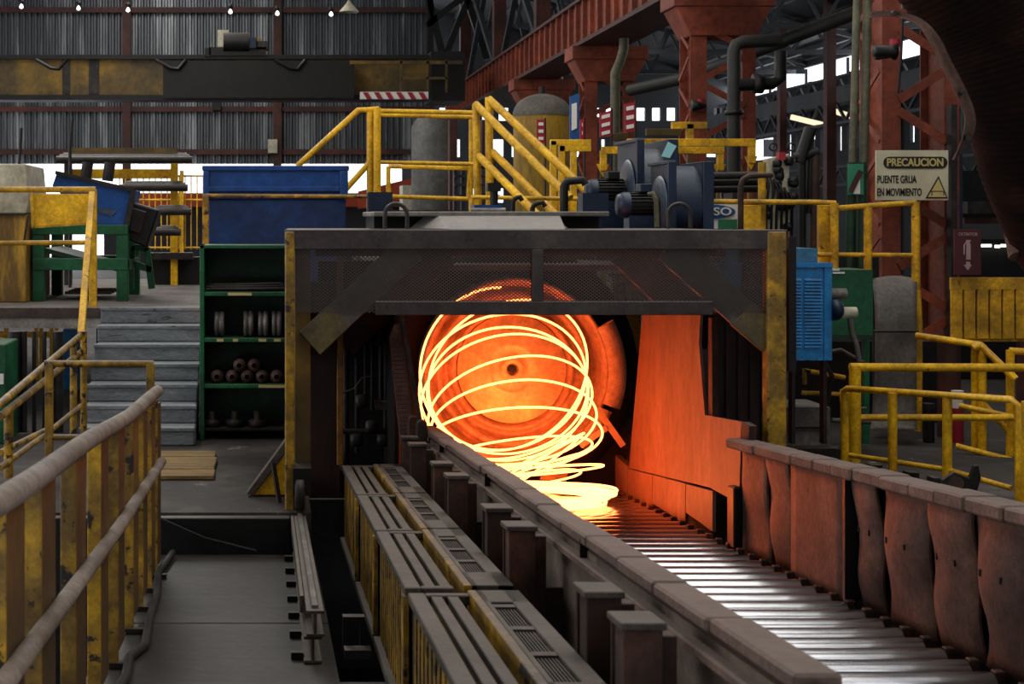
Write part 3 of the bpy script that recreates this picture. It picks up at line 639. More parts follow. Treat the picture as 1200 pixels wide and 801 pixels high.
# platform railing with the slanted stair handrail
railing('platform_railing', 'yellow railing with flat yellow panel along the platform edge, upper left',
        [[P(-40, 222, 14.1), P(112, 222, 14.1)]],
        [(P(109, 384, 14.1), P(109, 222, 14.1))], YEL, .03, .036, None, [[P(-40, 285, 14.1), P(100, 284, 14.1)]], True)
tag(MB().bar(P(108, 226, 14.0), P(95, 391, 12.45), .05, .06, (1, 0, 0)).build('stair_handrail', YELB, None, .006), 'bright yellow slanted handrail descending the left side of the grey stairs', 'handrail')
pn = thing('yellow_board', 'flat yellow sheet panel hung on the platform railing before the green stand', 'panel', P(71, 266, 14.05))
MB().prism([P(37, 227, 14.05), P(104, 227, 14.05), P(102, 263, 14.05), P(39, 267, 14.05)], (0, .02, 0)).build('sheet', YELB, pn)
MB().bar(P(37, 227, 14.03), P(39, 267, 14.03), .03, .02).bar(P(39, 266, 14.03), P(102, 262, 14.03), .02, .02).build('folded_edge', YEL, pn)
# ================================================================== PLATFORM, STAIRS
zp = W(0, 360, 14).z
pl = thing('concrete_platform', 'concrete platform at the head of the grey stairs, upper left', 'platform', V(-1.5, 17, 0))
MB().box(-5.5, 1.3, 14, 20.5, zp-.1, zp).build('slab', CONC, pl, .01)
MB().box(-5.5, -1.62, 14.0, 14.2, zp-.2, zp-.1).build('edge_beam', mat('grey_edge', '#a29a90', '#7b746c', .5, 6, .8), pl)
MB().box(-5.5, -1.62, 13.985, 14.0, zp-.1, zp-.005).build('edge_face', mat('brown_edge', '#5c4a40', '#3f332d', .5, 5, .8), pl)
for x in (-5.2, -3.4, -1.7): MB().box(x, x+.18, 14.3, 14.5, 0, zp-.1).build('support_leg', STEEL, pl)
for x in (-.4, 1.0): MB().box(x, x+.18, 15.5, 15.7, 0, zp-.1).build('support_leg', STEEL, pl)
sr = thing('grey_stairs', 'grey painted stairs with chipped edges leading up to the platform', 'stairs', V(-1.1, 13.2, 0))
n = 7
for k in range(n):
    z1 = zp*(k+1)/n; y0 = 12.4+k*.262
    MB().box(-1.62, -.635, y0, 14.0 if k < n-1 else 14.02, zp*k/n+.001, z1).build('step', GREY, sr, .012)
    MB().box(-1.625, -.63, y0-.015, y0+.03, z1-.03, z1+.004).build('nosing', GREY, sr, .006)
wm = thing('wooden_board', 'weathered wooden board of joined planks lying at the stair foot', 'board', V(-.66, 11.4, 0))
for k in range(4):
    a = 10.78+k*.285; MB().box(-1.1, -.415+random.uniform(-.02, .01), a, a+.275, .005, .035+.004*(k % 2)).build('plank', WOOD, wm, .004)
MB().box(-1.0, -.9, 10.8, 11.9, 0, .006).build('batten', WOOD, wm)
wz = thing('yellow_wedge', 'yellow triangular floor guard with dusty sloping top behind the hood leg', 'floor guard', V(.0, 10.3, 0))
MB().prism([P(292, 580, 10.15), P(345, 580, 10.15), P(345, 520, 10.15), P(337, 520, 10.15)], (0, .3, 0)).build('guard_body', YELB, wz, .006)
MB().prism([P(289, 578, 10.13), P(297, 580, 10.13), P(337, 528, 10.13), P(335, 515, 10.13)], (0, .12, 0)).build('dusty_top', DUSTM, wz, .004)
tag(MB().bar(P(331, 610, 9.9), P(320, 542, 10.0), .03, .02).build('steel_bar', RUST), 'thin rusty bar leaning against the left hood leg', 'bar')
tag(MB().grid(lambda u, v: V(.3+.28*u, 11.2+.3*v, .02+.12*math.sin(PI*u)*math.sin(PI*v)*(1+.3*math.sin(7*u+3*v))), 10, 8, True, (0, 0, -.02)).build('grey_sack', DUSTM), 'crumpled grey sack on the floor inside the left hood leg', 'sack')
# ================================================================== GREEN RACK AND CONTENT
YR = 12.7
rk = thing('green_rack', 'green steel shelf rack with yellow edge labels beside the grey stairs', 'rack', V(-.2, YR+.25, 0))
xa, xb = W(234, 0, YR).x, W(342, 0, YR).x; ztop = W(0, 287, YR).z; D = .5
MB().box(xa, xa+.04, YR, YR+D, 0, ztop).build('side_panel', GREEN, rk, .004); MB().box(xb-.04, xb, YR, YR+D, 0, ztop).build('side_panel', GREEN, rk, .004)
MB().box(xa+.04, xb-.04, YR+D-.02, YR+D, 0, ztop-.03).build('back_panel', GREEND, rk)
MB().box(xa, xb, YR, YR+D, ztop-.03, ztop+.0).build('top_panel', GREEN, rk, .004)
shz = []
for py in (342, 396, 450):
    z = W(0, py, YR).z; shz.append(z); MB().box(xa+.04, xb-.04, YR, YR+D-.02, z-.035, z).build('shelf', GREEN, rk, .004)
MB().box(xa+.04, xb-.04, YR+.05, YR+D-.02, .08, .1).build('shelf', STEEL, rk)
for px0, px1, i in ((267, 295, 0), (254, 262, 1), (273, 279, 1), (303, 312, 1), (321, 329, 1), (303, 335, 2)):
    z = shz[i]; MB().box(W(px0, 0, YR).x, W(px1, 0, YR).x, YR-.006, YR-.001, z-.03, z-.006).build('shelf_label', SIGNY, rk)
for k, px in enumerate((257, 291, 308, 324)):
    x = W(px, 0, YR+.2).x
    r = .115
    d = MB().lathe([(.055, 0), (r-.01, 0), (r, .012), (r, .03), (r-.012, .036), (r-.012, .046), (r, .052), (r, .075), (r-.01, .087), (.055, .087), (.055, 0)], (x-.04, YR+.15, shz[1]+r), 'X', 28).build('roll_ring', CHROM)
    tag(d, ('leftmost', 'second from left', 'third from left', 'rightmost')[k]+' grooved steel roll ring standing on the second rack shelf', 'roll ring', 'roll rings on the rack')
RB = mat('brown_roller', '#6d5048', '#4c3833', .5, 8, .5, .3)
rows = [(254, 0), (272, 0), (289.5, 0), (307, 0), (324, 0), (280.5, 1), (298, 1)]
nm = ['first', 'second', 'third', 'fourth', 'fifth']
for k, (px, lv) in enumerate(rows):
    p = W(px, 0, YR+.05); r = .058; z = shz[2]+r+lv*.1
    d = MB().lathe([(.022, .0), (.035, 0), (.036, .03), (.05, .03), (r, .04), (r, .33), (.02, .33)], (p.x, YR+.04, z), 'Y', 22).build('guide_roller', RB)
    MB().lathe([(.022, .0), (.022, .05), (0, .05)], (p.x, YR+.04, z), 'Y', 14).build('bore', BLACK, d)
    tag(d, (nm[k]+' guide roller from the left in the bottom row on the third rack shelf') if lv == 0 else ('left', 'right')[k-5]+' guide roller in the upper row on the third rack shelf', 'roller', 'guide rollers on the rack')
for k in range(9):
    z = shz[0]+.02+.016*(k % 3); p = V(xa+.05+.03*(k % 4), YR+.08+.03*k, z)
    q = V(xb-.06-.05*random.random(), YR+.08+.03*k+random.uniform(-.02, .02), z+random.uniform(-.005, .02))
    d = MB().tube([p, q], .014, 8).build('threaded_rod', STEEL); tag(d, 'greasy dark steel rod lying in the heap on the top rack shelf', 'rod', 'steel rods on the top rack shelf')
for k in range(3):
    p = V(xa+.1+.2*k, YR+.15, .1); d = MB().lathe([(0, 0), (.07, 0), (.08, .01), (.08, .06), (.03, .07), (.03, .14), (0, .14)], p, 'Z', 18).build('dark_flange', STEEL)
    tag(d, ('left', 'middle', 'right')[k]+' dark flange in the shadowed bottom of the green rack', 'flange', 'flanges in the rack bottom')
# ================================================================== BLUE BIN
YBN = 14.35
bb = thing('blue_bin', 'large blue steel bin with ribbed rim behind the green rack', 'bin', V(.07, YBN+.5, zp))
a, b = W(238, 286, YBN), W(408, 194, YBN); zm = W(0, 233, YBN).z; zl = W(0, 222, YBN).z
MB().box(a.x+.05, b.x-.02, YBN+.06, YBN+1.0, zp, zm).build('lower_body', mat('deep_blue_paint', '#113d78', '#0d2f5c', .5, 1.5, .5, dust=.3), bb, .01)
MB().box(a.x, b.x, YBN+.03, YBN+1.05, zm, b.z).build('upper_body', BLUE, bb, .01)
MB().box(a.x-.01, b.x+.01, YBN, YBN+.06, b.z-.05, b.z).build('rim_rail', BLUE, bb, .006)
MB().box(a.x+.05, b.x-.08, YBN, YBN+.03, zl-.02, zl+.03).build('rib', BLUE, bb, .006)
MB().box(a.x+.0, a.x+.06, YBN, YBN+.03, zm, b.z-.05).build('corner_rib', BLUE, bb, .006); MB().box(b.x-.08, b.x, YBN, YBN+.03, zm, b.z-.05).build('corner_rib', BLUE, bb, .006)
railing('bin_railing', 'thin yellow railing crossing in front of the blue bin', [[P(237, 229, 14.2), P(408, 230, 14.2), P(445, 230, 14.2)]], [(V(P(241, 0, 14.2).x, 14.2, zp), P(241, 229, 14.2))], YELW, .02, .03, None, (), True)
# ================================================================== UPPER LEFT: STAND, HOPPER, RACK, MACHINE
gs = thing('green_stand', 'green welded steel stand carrying the tilted blue hopper', 'stand', V(-1.9, 15.6, zp))
ya, yb = 15.0, 16.3
xa, xb = W(38, 0, ya).x, W(150, 0, ya).x; z1, z0 = W(0, 305, ya).z, W(0, 268, ya).z
for x in (xa, xb-.12):
    for y in (ya, yb): MB().box(x, x+.12, y, y+.12, zp, z0+.02).build('leg', GREEN, gs, .005)
for y in (ya, yb):
    MB().box(xa, xb, y-.01, y+.1, z1-.1, z1+.02).build('cross_beam', GREEN, gs, .005); MB().box(xa, xb, y-.012, y+.1, z0-.06, z0+.04).build('cross_beam', GREEN, gs, .005)
for x in (xa, xb-.1): MB().box(x+.01, x+.11, ya+.1, yb, z1-.1, z1).build('side_beam', GREEN, gs)
MB().hexa([V(xa+.12, ya+.1, z0-.25), V(xb-.1, ya+.1, z0-.45), V(xb-.1, yb, z0-.45), V(xa+.12, yb, z0-.25), V(xa+.12, ya+.1, z0-.2), V(xb-.1, ya+.1, z0-.4), V(xb-.1, yb, z0-.4), V(xa+.12, yb, z0-.2)]).build('inner_chute', GREEND, gs)
for k in range(4): MB().box(xa+.3, xb-.2, ya+.25+.25*k, ya+.32+.25*k, zp+.06, zp+.09).build('foot_slat', RUST, gs)
hp = thing('blue_hopper', 'tilted blue steel hopper with torn paint on the green stand', 'hopper', W(105, 270, 15.2))
MB().prism([P(61, 218, 15.05), P(67, 201, 15.05), P(155, 222, 15.05), P(145, 270, 15.05), P(112, 264, 15.05)], (0, 1.0, 0)).build('shell', BLUE, hp, .01)
MB().prism([P(112, 243, 15.04), P(137, 247, 15.04), P(130, 254, 15.04), P(127, 251, 15.04), P(116, 249, 15.04)], (0, .01, 0)).build('paint_scar', BLUEL, hp)
MB().bar(P(148, 268, 15.03), P(157, 222, 15.03), .05, .05).bar(P(65, 202, 15.03), P(157, 223, 15.03), .03, .04).build('rim', STEEL, hp)
for px in (100, 126): MB().tube([P(px, 212, 15.5), P(px+3, 190, 15.5)], .06, 12).build('inlet_stub', STEEL, hp)
bo = thing('black_gearbox', 'black gearbox hanging at the low end of the blue hopper', 'gearbox', W(165, 292, 15.3))
MB().prism([P(152, 236, 15.2), P(186, 246, 15.2), P(172, 290, 15.2), P(148, 280, 15.2)], (0, .5, 0)).build('case', BLACK, bo, .015)
MB().prism([P(155, 243, 15.17), P(172, 248, 15.17), P(165, 275, 15.17), P(151, 270, 15.17)], (0, .05, 0)).build('cover', STEEL, bo, .01)
gs2 = thing('green_trestle', 'small green trestle right of the green stand on the platform', 'trestle', W(165, 338, 15.6))
for a, b in (((153, 338), (155, 288)), ((178, 338), (172, 290)), ((153, 308), (178, 316)), ((154, 290), (174, 290))): MB().bar(P(*a, 15.7), P(*b, 15.7), .07, .07, (0, 1, 0)).build('bar', GREEN, gs2, .004)
ym = thing('yellow_machine', 'stained yellow machine housing at the left edge of the platform', 'machine', W(-10, 345, 15))
a, b = W(-60, 348, 14.8), W(31, 250, 14.8)
MB().box(a.x, b.x, 14.8, 16.4, zp, b.z).build('housing', mat('stained_yellow', '#b98e2a', '#6a4e20', .5, 3, .6, stretch=(3, 1, .5)), ym, .01)
MB().prism([P(-60, 192, 14.75), P(30, 192, 14.75), P(34, 235, 14.75), P(31, 250, 14.75), P(-60, 250, 14.75)], (0, 1.2, 0)).build('cream_hood', BEIGE, ym, .01)
MB().box(a.x, b.x, 14.76, 14.8, b.z-.02, b.z+.04).build('seam', STEEL, ym)
MB().bar(P(33, 252, 14.7), P(28, 285, 14.7), .02, .02).build('stay', STEEL, ym)
ra = thing('bar_rack', 'tall rack with yellow posts and dark bars stored across it, behind the hopper', 'rack', W(150, 330, 18.5))
for px in (81, 206):
    MB().box(W(px-6, 0, 18.6).x, W(px+2, 0, 18.6).x, 18.6, 18.75, zp, W(0, 180, 18.6).z).build('post', YELB if px > 100 else STEEL, ra)
MB().box(W(80, 0, 18.8).x, W(208, 0, 18.8).x, 18.8, 18.9, W(0, 209, 18.8).z, W(0, 198, 18.8).z).build('yellow_beam', YELB, ra)
MB().box(W(80, 0, 18.4).x, W(207, 0, 18.4).x, 18.4, 18.6, W(0, 180, 18.4).z, W(0, 173, 18.4).z).build('wood_beam', YELD, ra)
for py, px0, px1 in ((185, 66, 225), (218, 140, 220), (246, 178, 224), (270, 180, 212)):
    for d in range(3): 
        q = W(px0+4*d, py+2-d*2, 18.2+.1*d); MB().tube([q, W(px1-3*d, py+2-d*2, 18.2+.1*d)], .045, 8).build('stored_bar', STEEL, ra)
MB().box(W(178, 0, 18.7).x, W(234, 0, 18.7).x, 18.7, 18.9, zp, W(0, 301, 18.7).z).build('dark_base', BLACK, ra); MB().box(W(176, 0, 18.5).x, W(226, 0, 18.5).x, 18.5, 18.7, W(0, 304, 18.5).z, W(0, 296, 18.5).z).build('base_plate', STEEL, ra)
for k, (px, y0, y1) in enumerate(((22, 198, 150), (82, 172, 139))):
    tag(MB().tube([V(W(px, y0, 18).x, 18, zp), W(px, y0, 18), W(px+3, y1, 18)], .02, 8).build('rod', STEEL), ('left', 'right')[k]+' thin steel rod standing up behind the cream machine hood', 'rod')
# bright-yellow far fence and orange machinery behind the platform
ff = thing('far_fence', 'far yellow wire fence seen between the bar rack and the blue bin', 'fence', W(190, 300, 24))
for k in range(16): MB().tube([W(140+k*7, 292, 24), W(140+k*7, 205, 24)], .012, 6).build('picket', YELB, ff)
for py in (290, 234, 206): MB().tube([W(138, py, 24), W(250, py, 24)], .018, 6).build('rail', YELB, ff)
for px in (200, 211): MB().box(W(px, 0, 24).x, W(px+4.5, 0, 24).x, 23.9, 24.0, 0, W(0, 200, 24).z).build('post', YELB, ff)
om = thing('orange_machine', 'far orange-red machine bed in daylight beyond the back wall', 'machine', W(300, 260, 56))
MB().box(W(120, 0, 56).x, W(520, 0, 56).x, 56, 58, W(0, 242, 56).z, W(0, 226, 56).z).build('bed', ORANGE, om)
MB().box(W(120, 0, 56).x, W(520, 0, 56).x, 56.5, 58, 0, W(0, 242, 56).z).build('base', CORRD, om)
MB().prism([W(420, 224, 55.8), W(505, 203, 55.8), W(505, 230, 55.8), W(420, 245, 55.8)], (0, .3, 0)).build('sloping_beam', ORANGE, om)
tag(MB().box(W(472, 0, 40).x, W(494, 0, 40).x, 40, 41, 0, W(0, 217, 40).z).build('white_cabinet', BEIGE), 'pale cream cabinet seen behind the small yellow frame', 'cabinet')
# below platform
pu = thing('green_pump', 'green machine box in the dark under the platform, left edge', 'machine', W(0, 470, 12.5))
MB().box(W(-60, 0, 12.5).x, W(7, 0, 12.5).x, 12.5, 13.1, 0, W(0, 403, 12.5).z).build('case', GREEN, pu, .01)
MB().box(W(-2, 0, 12.48).x, W(4, 0, 12.48).x, 12.47, 12.5, W(0, 450, 12.48).z, W(0, 438, 12.48).z).build('tag_plate', WHITE, pu)
dk = thing('dark_pipes', 'dark vertical pipes and hanging cables under the platform', 'pipes', W(30, 500, 13))
for px, r in ((17, .06), (28, .03), (40, .02), (52, .02), (68, .05)): MB().tube([V(W(px, 0, 13.2).x, 13.2, 0), W(px, 388, 13.2)], r, 10).build('pipe', STEEL, dk)
yf = thing('yellow_bars', 'bright yellow posts glimpsed under the platform', 'posts', W(50, 420, 17))
for px in (5, 40, 46, 58, 64): MB().box(W(px, 0, 17).x, W(px+4, 0, 17).x, 17, 17.05, 0, zp-.2).build('post', YELB, yf)
MB().box(W(-10, 0, 17).x, W(70, 0, 17).x, 16.95, 17, .55, .62).build('rail', YELB, yf)
tag(MB().box(W(74, 0, 16.5).x, W(93, 0, 16.5).x, 16.5, 17, 0, W(0, 386, 16.5).z).build('blue_drum_box', BLUEC), 'blue box glimpsed under the platform beside the yellow posts', 'box')
# ================================================================== OVERHEAD CRANE
YC = 38.0
oc = thing('overhead_crane', 'grimy yellow overhead travelling crane spanning before the corrugated back wall', 'crane', W(250, 118, YC))
def cbox(px0, px1, py0, py1, y, d, name, m, parent=oc): return MB().box(W(px0, 0, y).x, W(px1, 0, y).x, y, y+d, W(0, py1, y).z, W(0, py0, y).z).build(name, m, parent)
cbox(-180, 520, 69, 112, YC, .5, 'girder', YELD)
cbox(-180, 530, 64, 69, YC-.15, .8, 'top_flange', BLACK); cbox(-180, 500, 111, 117, YC-.15, .8, 'bottom_flange', BLACK)
cbox(191, 415, 71, 114, YC-.7, .5, 'walkway_box', BLACK)
cbox(73, 82, 70, 110, YC-.03, .03, 'stain_plate', STEEL); cbox(104, 116, 70, 110, YC-.03, .03, 'stain_plate', STEEL)
for px in (470, 501, 523): cbox(px-1, px+1.5, 70, 108, YC-.9, .06, 'guard_post', YELD)
cbox(410, 542, 71, 75, YC-.9, .06, 'guard_rail', YELD); cbox(470, 525, 90, 93, YC-.9, .06, 'guard_rail', YELD)
bd = cbox(422, 502, 107.5, 116, YC-1.0, .06, 'hazard_board', WHITE)
for k in range(6):
    x = 430+k*13; MB().prism([W(x, 116, YC-1.02), W(x+6, 116, YC-1.02), W(x+1, 108, YC-1.02), W(x-5, 108, YC-1.02)], (0, .02, 0)).build('red_stripe', SIGNR, bd)
cbox(505, 545, 60, 118, YC-.5, 1.6, 'end_carriage', BLACK)
for px in (60, 200, 340): MB().tube([W(px+k*9-18, 70+4*math.sin(k*PI/4)**2+(k % 4)*3, YC-.75) for k in range(5)], .05, 6).build('festoon_cable', BLACK, oc)
tr = thing('crane_trolley', 'dark crane trolley hoist riding on top of the yellow crane girder', 'trolley', W(275, 68, YC))
cbox(245, 312, 55, 65, YC-.2, 1.0, 'frame', BLACK, tr); cbox(255, 268, 35, 55, YC, .5, 'white_box', BEIGE, tr)
MB().tube([W(262, 50, YC-.1), W(292, 50, YC-.1)], .26, 16).build('motor', BLACK, tr); cbox(284, 300, 44, 56, YC-.3, .3, 'brake', BLUED, tr); cbox(300, 314, 48, 58, YC-.2, .4, 'drum', STEEL, tr); cbox(290, 306, 45, 60, YC, .5, 'gear_case', YELD, tr); cbox(240, 247, 56, 66, YC-.2, .4, 'limit_box', BLACK, tr)
tag(MB().box(W(249, 0, 49.8).x, W(259, 0, 49.8).x, 49.7, 49.86, W(0, 129, 49.8).z, W(0, 119, 49.8).z).build('lamp_box', BLACK), 'small dark lamp box on the wall below the crane', 'lamp')
for k, (px, py) in enumerate(((25, 8), (92, 10), (150, 12), (270, 14), (325, 16), (388, 17))):
    p = W(px, py, 44); t = thing('work_lamp', 'x', 'lamp', p, 'small lamps along the top of the back wall')
    t['label'] = ('first', 'second', 'third', 'fourth', 'fifth', 'sixth')[k]+' small bright lamp from the left along the top of the back wall'
    MB().lathe([(0, .25), (.07, .22), (.08, .1), (0, .1)], p, 'Z', 10).tube([p+V(0, 0, .2), p+V(0, 0, 1.2)], .015, 6).build('holder', BLACK, t)
    MB().lathe([(0, -.06), (.05, -.04), (.06, .0), (.045, .05), (0, .1)], p, 'Z', 10).build('bulb', LAMP, t)
p = W(409, 10, 40); t = thing('pendant_lamp', 'white cone pendant lamp hanging at the top of the back wall', 'lamp', p)
MB().lathe([(.28, -.1), (.2, .0), (.06, .16), (.04, .22), (0, .22)], p, 'Z', 20).build('shade', BEIGE, t); MB().tube([p+V(0, 0, .2), p+V(0, 0, 2)], .02, 6).build('rod', BLACK, t)
tag(MB().box(W(314, 0, 49.5).x, W(325, 0, 49.5).x, 49.6, 49.76, W(0, 179, 49.5).z, W(0, 163, 49.5).z).build('breaker_box', BEIGE), 'small pale breaker box on the back wall post above the blue bin', 'box')
# dark hanging braces at right end of the back wall
db = thing('dark_bracing', 'dark steel bracing at the right end of the corrugated back wall', 'bracing', W(520, 60, 47))
for a, b in (((500, 30), (545, -5)), ((503, 0), (520, 70)), ((520, 70), (548, 0)), ((548, 0), (570, 70)), ((504, 66), (504, -20))): MB().bar(W(*a, 47), W(*b, 47), .2, .2, (0, 1, 0)).build('brace', BLACK, db)
# grey silo and dark posts behind the yellow frames
tag(MB().lathe([(0, 0), (.55, 0), (.55, 4.2), (.3, 4.6), (0, 4.6)], W(508, 0, 36)*1+V(0, 0, -7.35), 'Z', 20).build('grey_silo', mat('grey_silo_paint', '#6f6d69', '#55534f', .5, 1, .6)), 'grey upright silo behind the yellow stair frame', 'silo')
for k, px in enumerate((527, 565)):
    tag(MB().box(W(px, 0, 32).x, W(px+9, 0, 32).x, 32, 32.3, 0, W(0, 140, 32).z).build('dark_post', REDD), ('left', 'right')[k]+' dark red post standing behind the yellow stair frame', 'post')
mz = thing('red_machinery', 'dark red machinery frame behind the yellow stair rails', 'machinery', W(560, 250, 30))
MB().box(W(440, 0, 30).x, W(640, 0, 30).x, 30, 31, 0, W(0, 246, 30).z).build('base', REDD, mz)
for k in range(6): MB().box(W(532+k*9, 0, 31).x, W(536+k*9, 0, 31).x, 31, 31.2, 0, W(0, 190, 31).z).build('upright', STEEL, mz)
for py in (195, 205, 215, 228): MB().box(W(532, 0, 31).x, W(585, 0, 31).x, 30.9, 31.0, W(0, py+3, 31).z, W(0, py, 31).z).build('cross_bar', STEEL, mz)
# ================================================================== YELLOW STAIR FRAMES BEHIND THE HOOD
ldk = thing('stair_landing', 'steel landing deck carrying the yellow stair railings behind the hood', 'landing', V(2, 16, 0))
MB().box(.85, 3.6, 15.45, 17.2, 1.68, 1.74).build('deck_plate', STEEL, ldk)
for x in (.9, 3.4):
    for y in (15.5, 17): MB().box(x, x+.1, y, y+.1, 0, 1.68).build('leg', STEEL, ldk)
zd = 1.3
railing('stair_railing', 'yellow sloping stair railing rising behind the blue bin',
        [[P(348, 195, 16), P(420, 129, 16), P(444, 128, 16)], [P(405, 222, 16), P(440, 183, 16)]],
        [(P(434, 278, 16), P(434, 131, 16)), (P(442, 278, 15.9), P(442, 126, 15.9))], YELB, .034, .042)
railing('landing_railing', 'yellow double-railed landing railing above the hood',
        [[P(445, 130, 16), P(558, 132, 16)], [P(438, 134, 16.6), P(555, 137, 16.6)]],
        [(P(559, 277, 16), P(559, 126, 16)), (P(552, 276, 16.6), P(552, 140, 16.6))], YELB, .027, .026, None, [[P(446, 190, 16), P(560, 192, 16)]])
railing('gate_frame', 'small bright yellow rectangular frame in the middle of the landing', [[P(456, 230, 15.5), P(456, 195, 15.5), P(549, 197, 15.5), P(549, 233, 15.5)], [P(456, 230, 15.5), P(549, 233, 15.5)]], [(P(455, 278, 15.5), P(455, 195, 15.5))], YELB, .025, .025)
railing('descending_railing', 'front yellow handrail descending to the right above the hood',
        [[P(557, 122, 15.2), P(668, 232, 14.2)], [P(560, 182, 15.2), P(634, 256, 14.2)]],
        [(P(561, 300, 15.2), P(557.5, 122, 15.2))], YELB, .042, .04)
railing('descending_railing', 'rear yellow handrail with tall post descending to the right beside the tank',
        [[P(573, 116, 16), P(690, 226, 15)], [P(577, 178, 16), P(655, 255, 15)]],
        [(P(574, 277, 16), P(573, 114, 16))], YELB, .044, .044)
railing('low_railing', 'thin yellow horizontal rail behind the hood top', [[P(552, 231, 14.6), P(690, 233, 14.6)]], [(P(553, 262, 14.6), P(553, 231, 14.6)), (P(687, 262, 14.6), P(687, 233, 14.6))], YELB, .022, .022)
# ================================================================== TANK
tk = thing('domed_tank', 'yellow vertical tank with dusty grey dome behind the stair rails', 'tank', V(W(635, 0, 20).x, 20, 0))
r = 33*20/F
zc = W(0, 132, 20).z
MB().lathe([(0, 0), (r, 0), (r, zc)], (W(635, 0, 20).x, 20, 0), 'Z', 32).build('shell', TANK, tk)
MB().lathe([(r+.01, zc-.05), (r+.01, zc)]+[(r*math.cos(k*PI/16), zc+.26*math.sin(k*PI/16)) for k in range(1, 9)], (W(635, 0, 20).x, 20, 0), 'Z', 32).build('dome', mat('dusty_dome', '#6f6a62', '#57524b', .5, 3, .8), tk)
MB().box(W(635, 0, 20).x-r-.02, W(635, 0, 20).x+r+.02, 19.9, 20.1, .7, .82).build('base_ring', YELD, tk)
MB().tube([V(W(635, 0, 20).x, 20, zc+.24), V(W(635, 0, 20).x, 20, zc+.36)], .04, 10).build('top_nozzle', STEEL, tk)
def small_sign(px0, px1, py0, py1, Y, label, m, rows=3, name='warning_sign', tilt=0):
    t = thing(name, label, 'sign', W((px0+px1)/2, py1, Y))
    pl_ = [W(px0, py0+tilt, Y), W(px1, py0, Y), W(px1, py1-tilt*.5, Y), W(px0, py1, Y)]
    MB().prism(pl_, (0, .03, 0)).build('panel', m, t)
    for k in range(rows):
        f0 = .12+k*.3; ya = py0+(py1-py0)*f0; yb = ya+(py1-py0)*.13
        MB().prism([W(px0+2.2, ya+tilt*.6, Y-.012), W(px1-2.2, ya, Y-.012), W(px1-2.2, yb, Y-.012), W(px0+2.2, yb+tilt*.6, Y-.012)], (0, .01, 0)).build('print_line', WHITE, t)
    MB().box(W(px1-.5, 0, Y).x, W(px1+1, 0, Y).x, Y+.0, Y+.05, 0, W(0, py0-2, Y).z).build('stand_post', BLACK, t)
    return t
small_sign(629, 639, 140, 168, 19.2, 'small red sign with white print on the yellow tank', SIGNR)
small_sign(703, 717, 129, 161, 18, 'red warning sign with white print left of the olive pipe', SIGNR, tilt=4)
small_sign(732, 745, 119, 155, 18, 'red warning sign with white print right of the olive pipe', SIGNR, tilt=3)
small_sign(680, 685, 140, 172, 18.3, 'narrow red sign seen almost edge on beside the yellow gate', SIGNR, 2)
t = thing('notice_board', 'blue notice board with white sheet beside the yellow tank', 'sign', W(673, 165, 18.6))
MB().prism([W(668, 113, 18.6), W(679, 109, 18.6), W(679, 162, 18.6), W(668, 166, 18.6)], (0, .04, 0)).build('panel', SIGNB, t)
MB().prism([W(670, 122, 18.58), W(676, 120, 18.58), W(676, 150, 18.58), W(670, 153, 18.58)], (0, .01, 0)).build('sheet', WHITE, t)
MB().box(W(670, 0, 18.7).x, W(673, 0, 18.7).x, 18.66, 18.7, 0, W(0, 164, 18.6).z).build('stand_post', STEEL, t)
# olive pipe on column two, duct pipes
tag(MB().tube([W(731, 45, 26), W(731, 58, 26), W(727, 72, 26), W(721, 85, 26), W(721, 168, 26), V(W(721, 0, 26).x, 26, 0)], .085, 14).build('olive_pipe', PIPEM), 'bent olive pipe running down in front of the middle red column', 'pipe')
tag(MB().tube([W(738, 106, 25), W(800, 92, 24), W(830, 82, 23.5), W(1010, 12, 20.5)], .1, 14).build('overhead_pipe', PIPEG), 'dark overhead pipe sloping up to the right behind the red columns', 'pipe')
pv = thing('column_pipe', 'dark bent pipe with valves in front of the red column right of the blowers', 'pipe', V(W(860, 0, 19).x, 19, 1.5))
MB().tube([W(860, 260, 19), W(860, 60, 19), W(863, 52, 19), W(870, 49, 19), W(915, 47, 19)], .085, 14).build('pipe', PIPEG, pv)
MB().tube([W(860, 100, 19), W(905, 98, 19), W(914, 92, 19), W(915, 60, 19)], .08, 14).build('branch', BLACK, pv)
MB().lathe([(0, -.06), (.13, -.06), (.13, .06), (0, .06)], W(888, 98, 19), 'X', 16).build('valve', BLACK, pv); MB().lathe([(.085, -.03), (.12, -.03), (.12, .03), (.085, .03)], W(860, 132, 19), 'Z', 16).build('pipe_clamp', BLACK, pv)
hn = thing('horn_beacon', 'small dark horn with red beacon on the column above the lifting beams', 'beacon', W(817, 128, 20.9))
MB().lathe([(.03, .2), (.06, .1), (.09, 0), (0, 0)], W(811, 124, 20.88), 'X', 14).build('horn', BLACK, hn); MB().tube([W(821, 130, 20.93), W(821, 116, 20.93)], .05, 12).build('red_lens', SIGNR, hn)
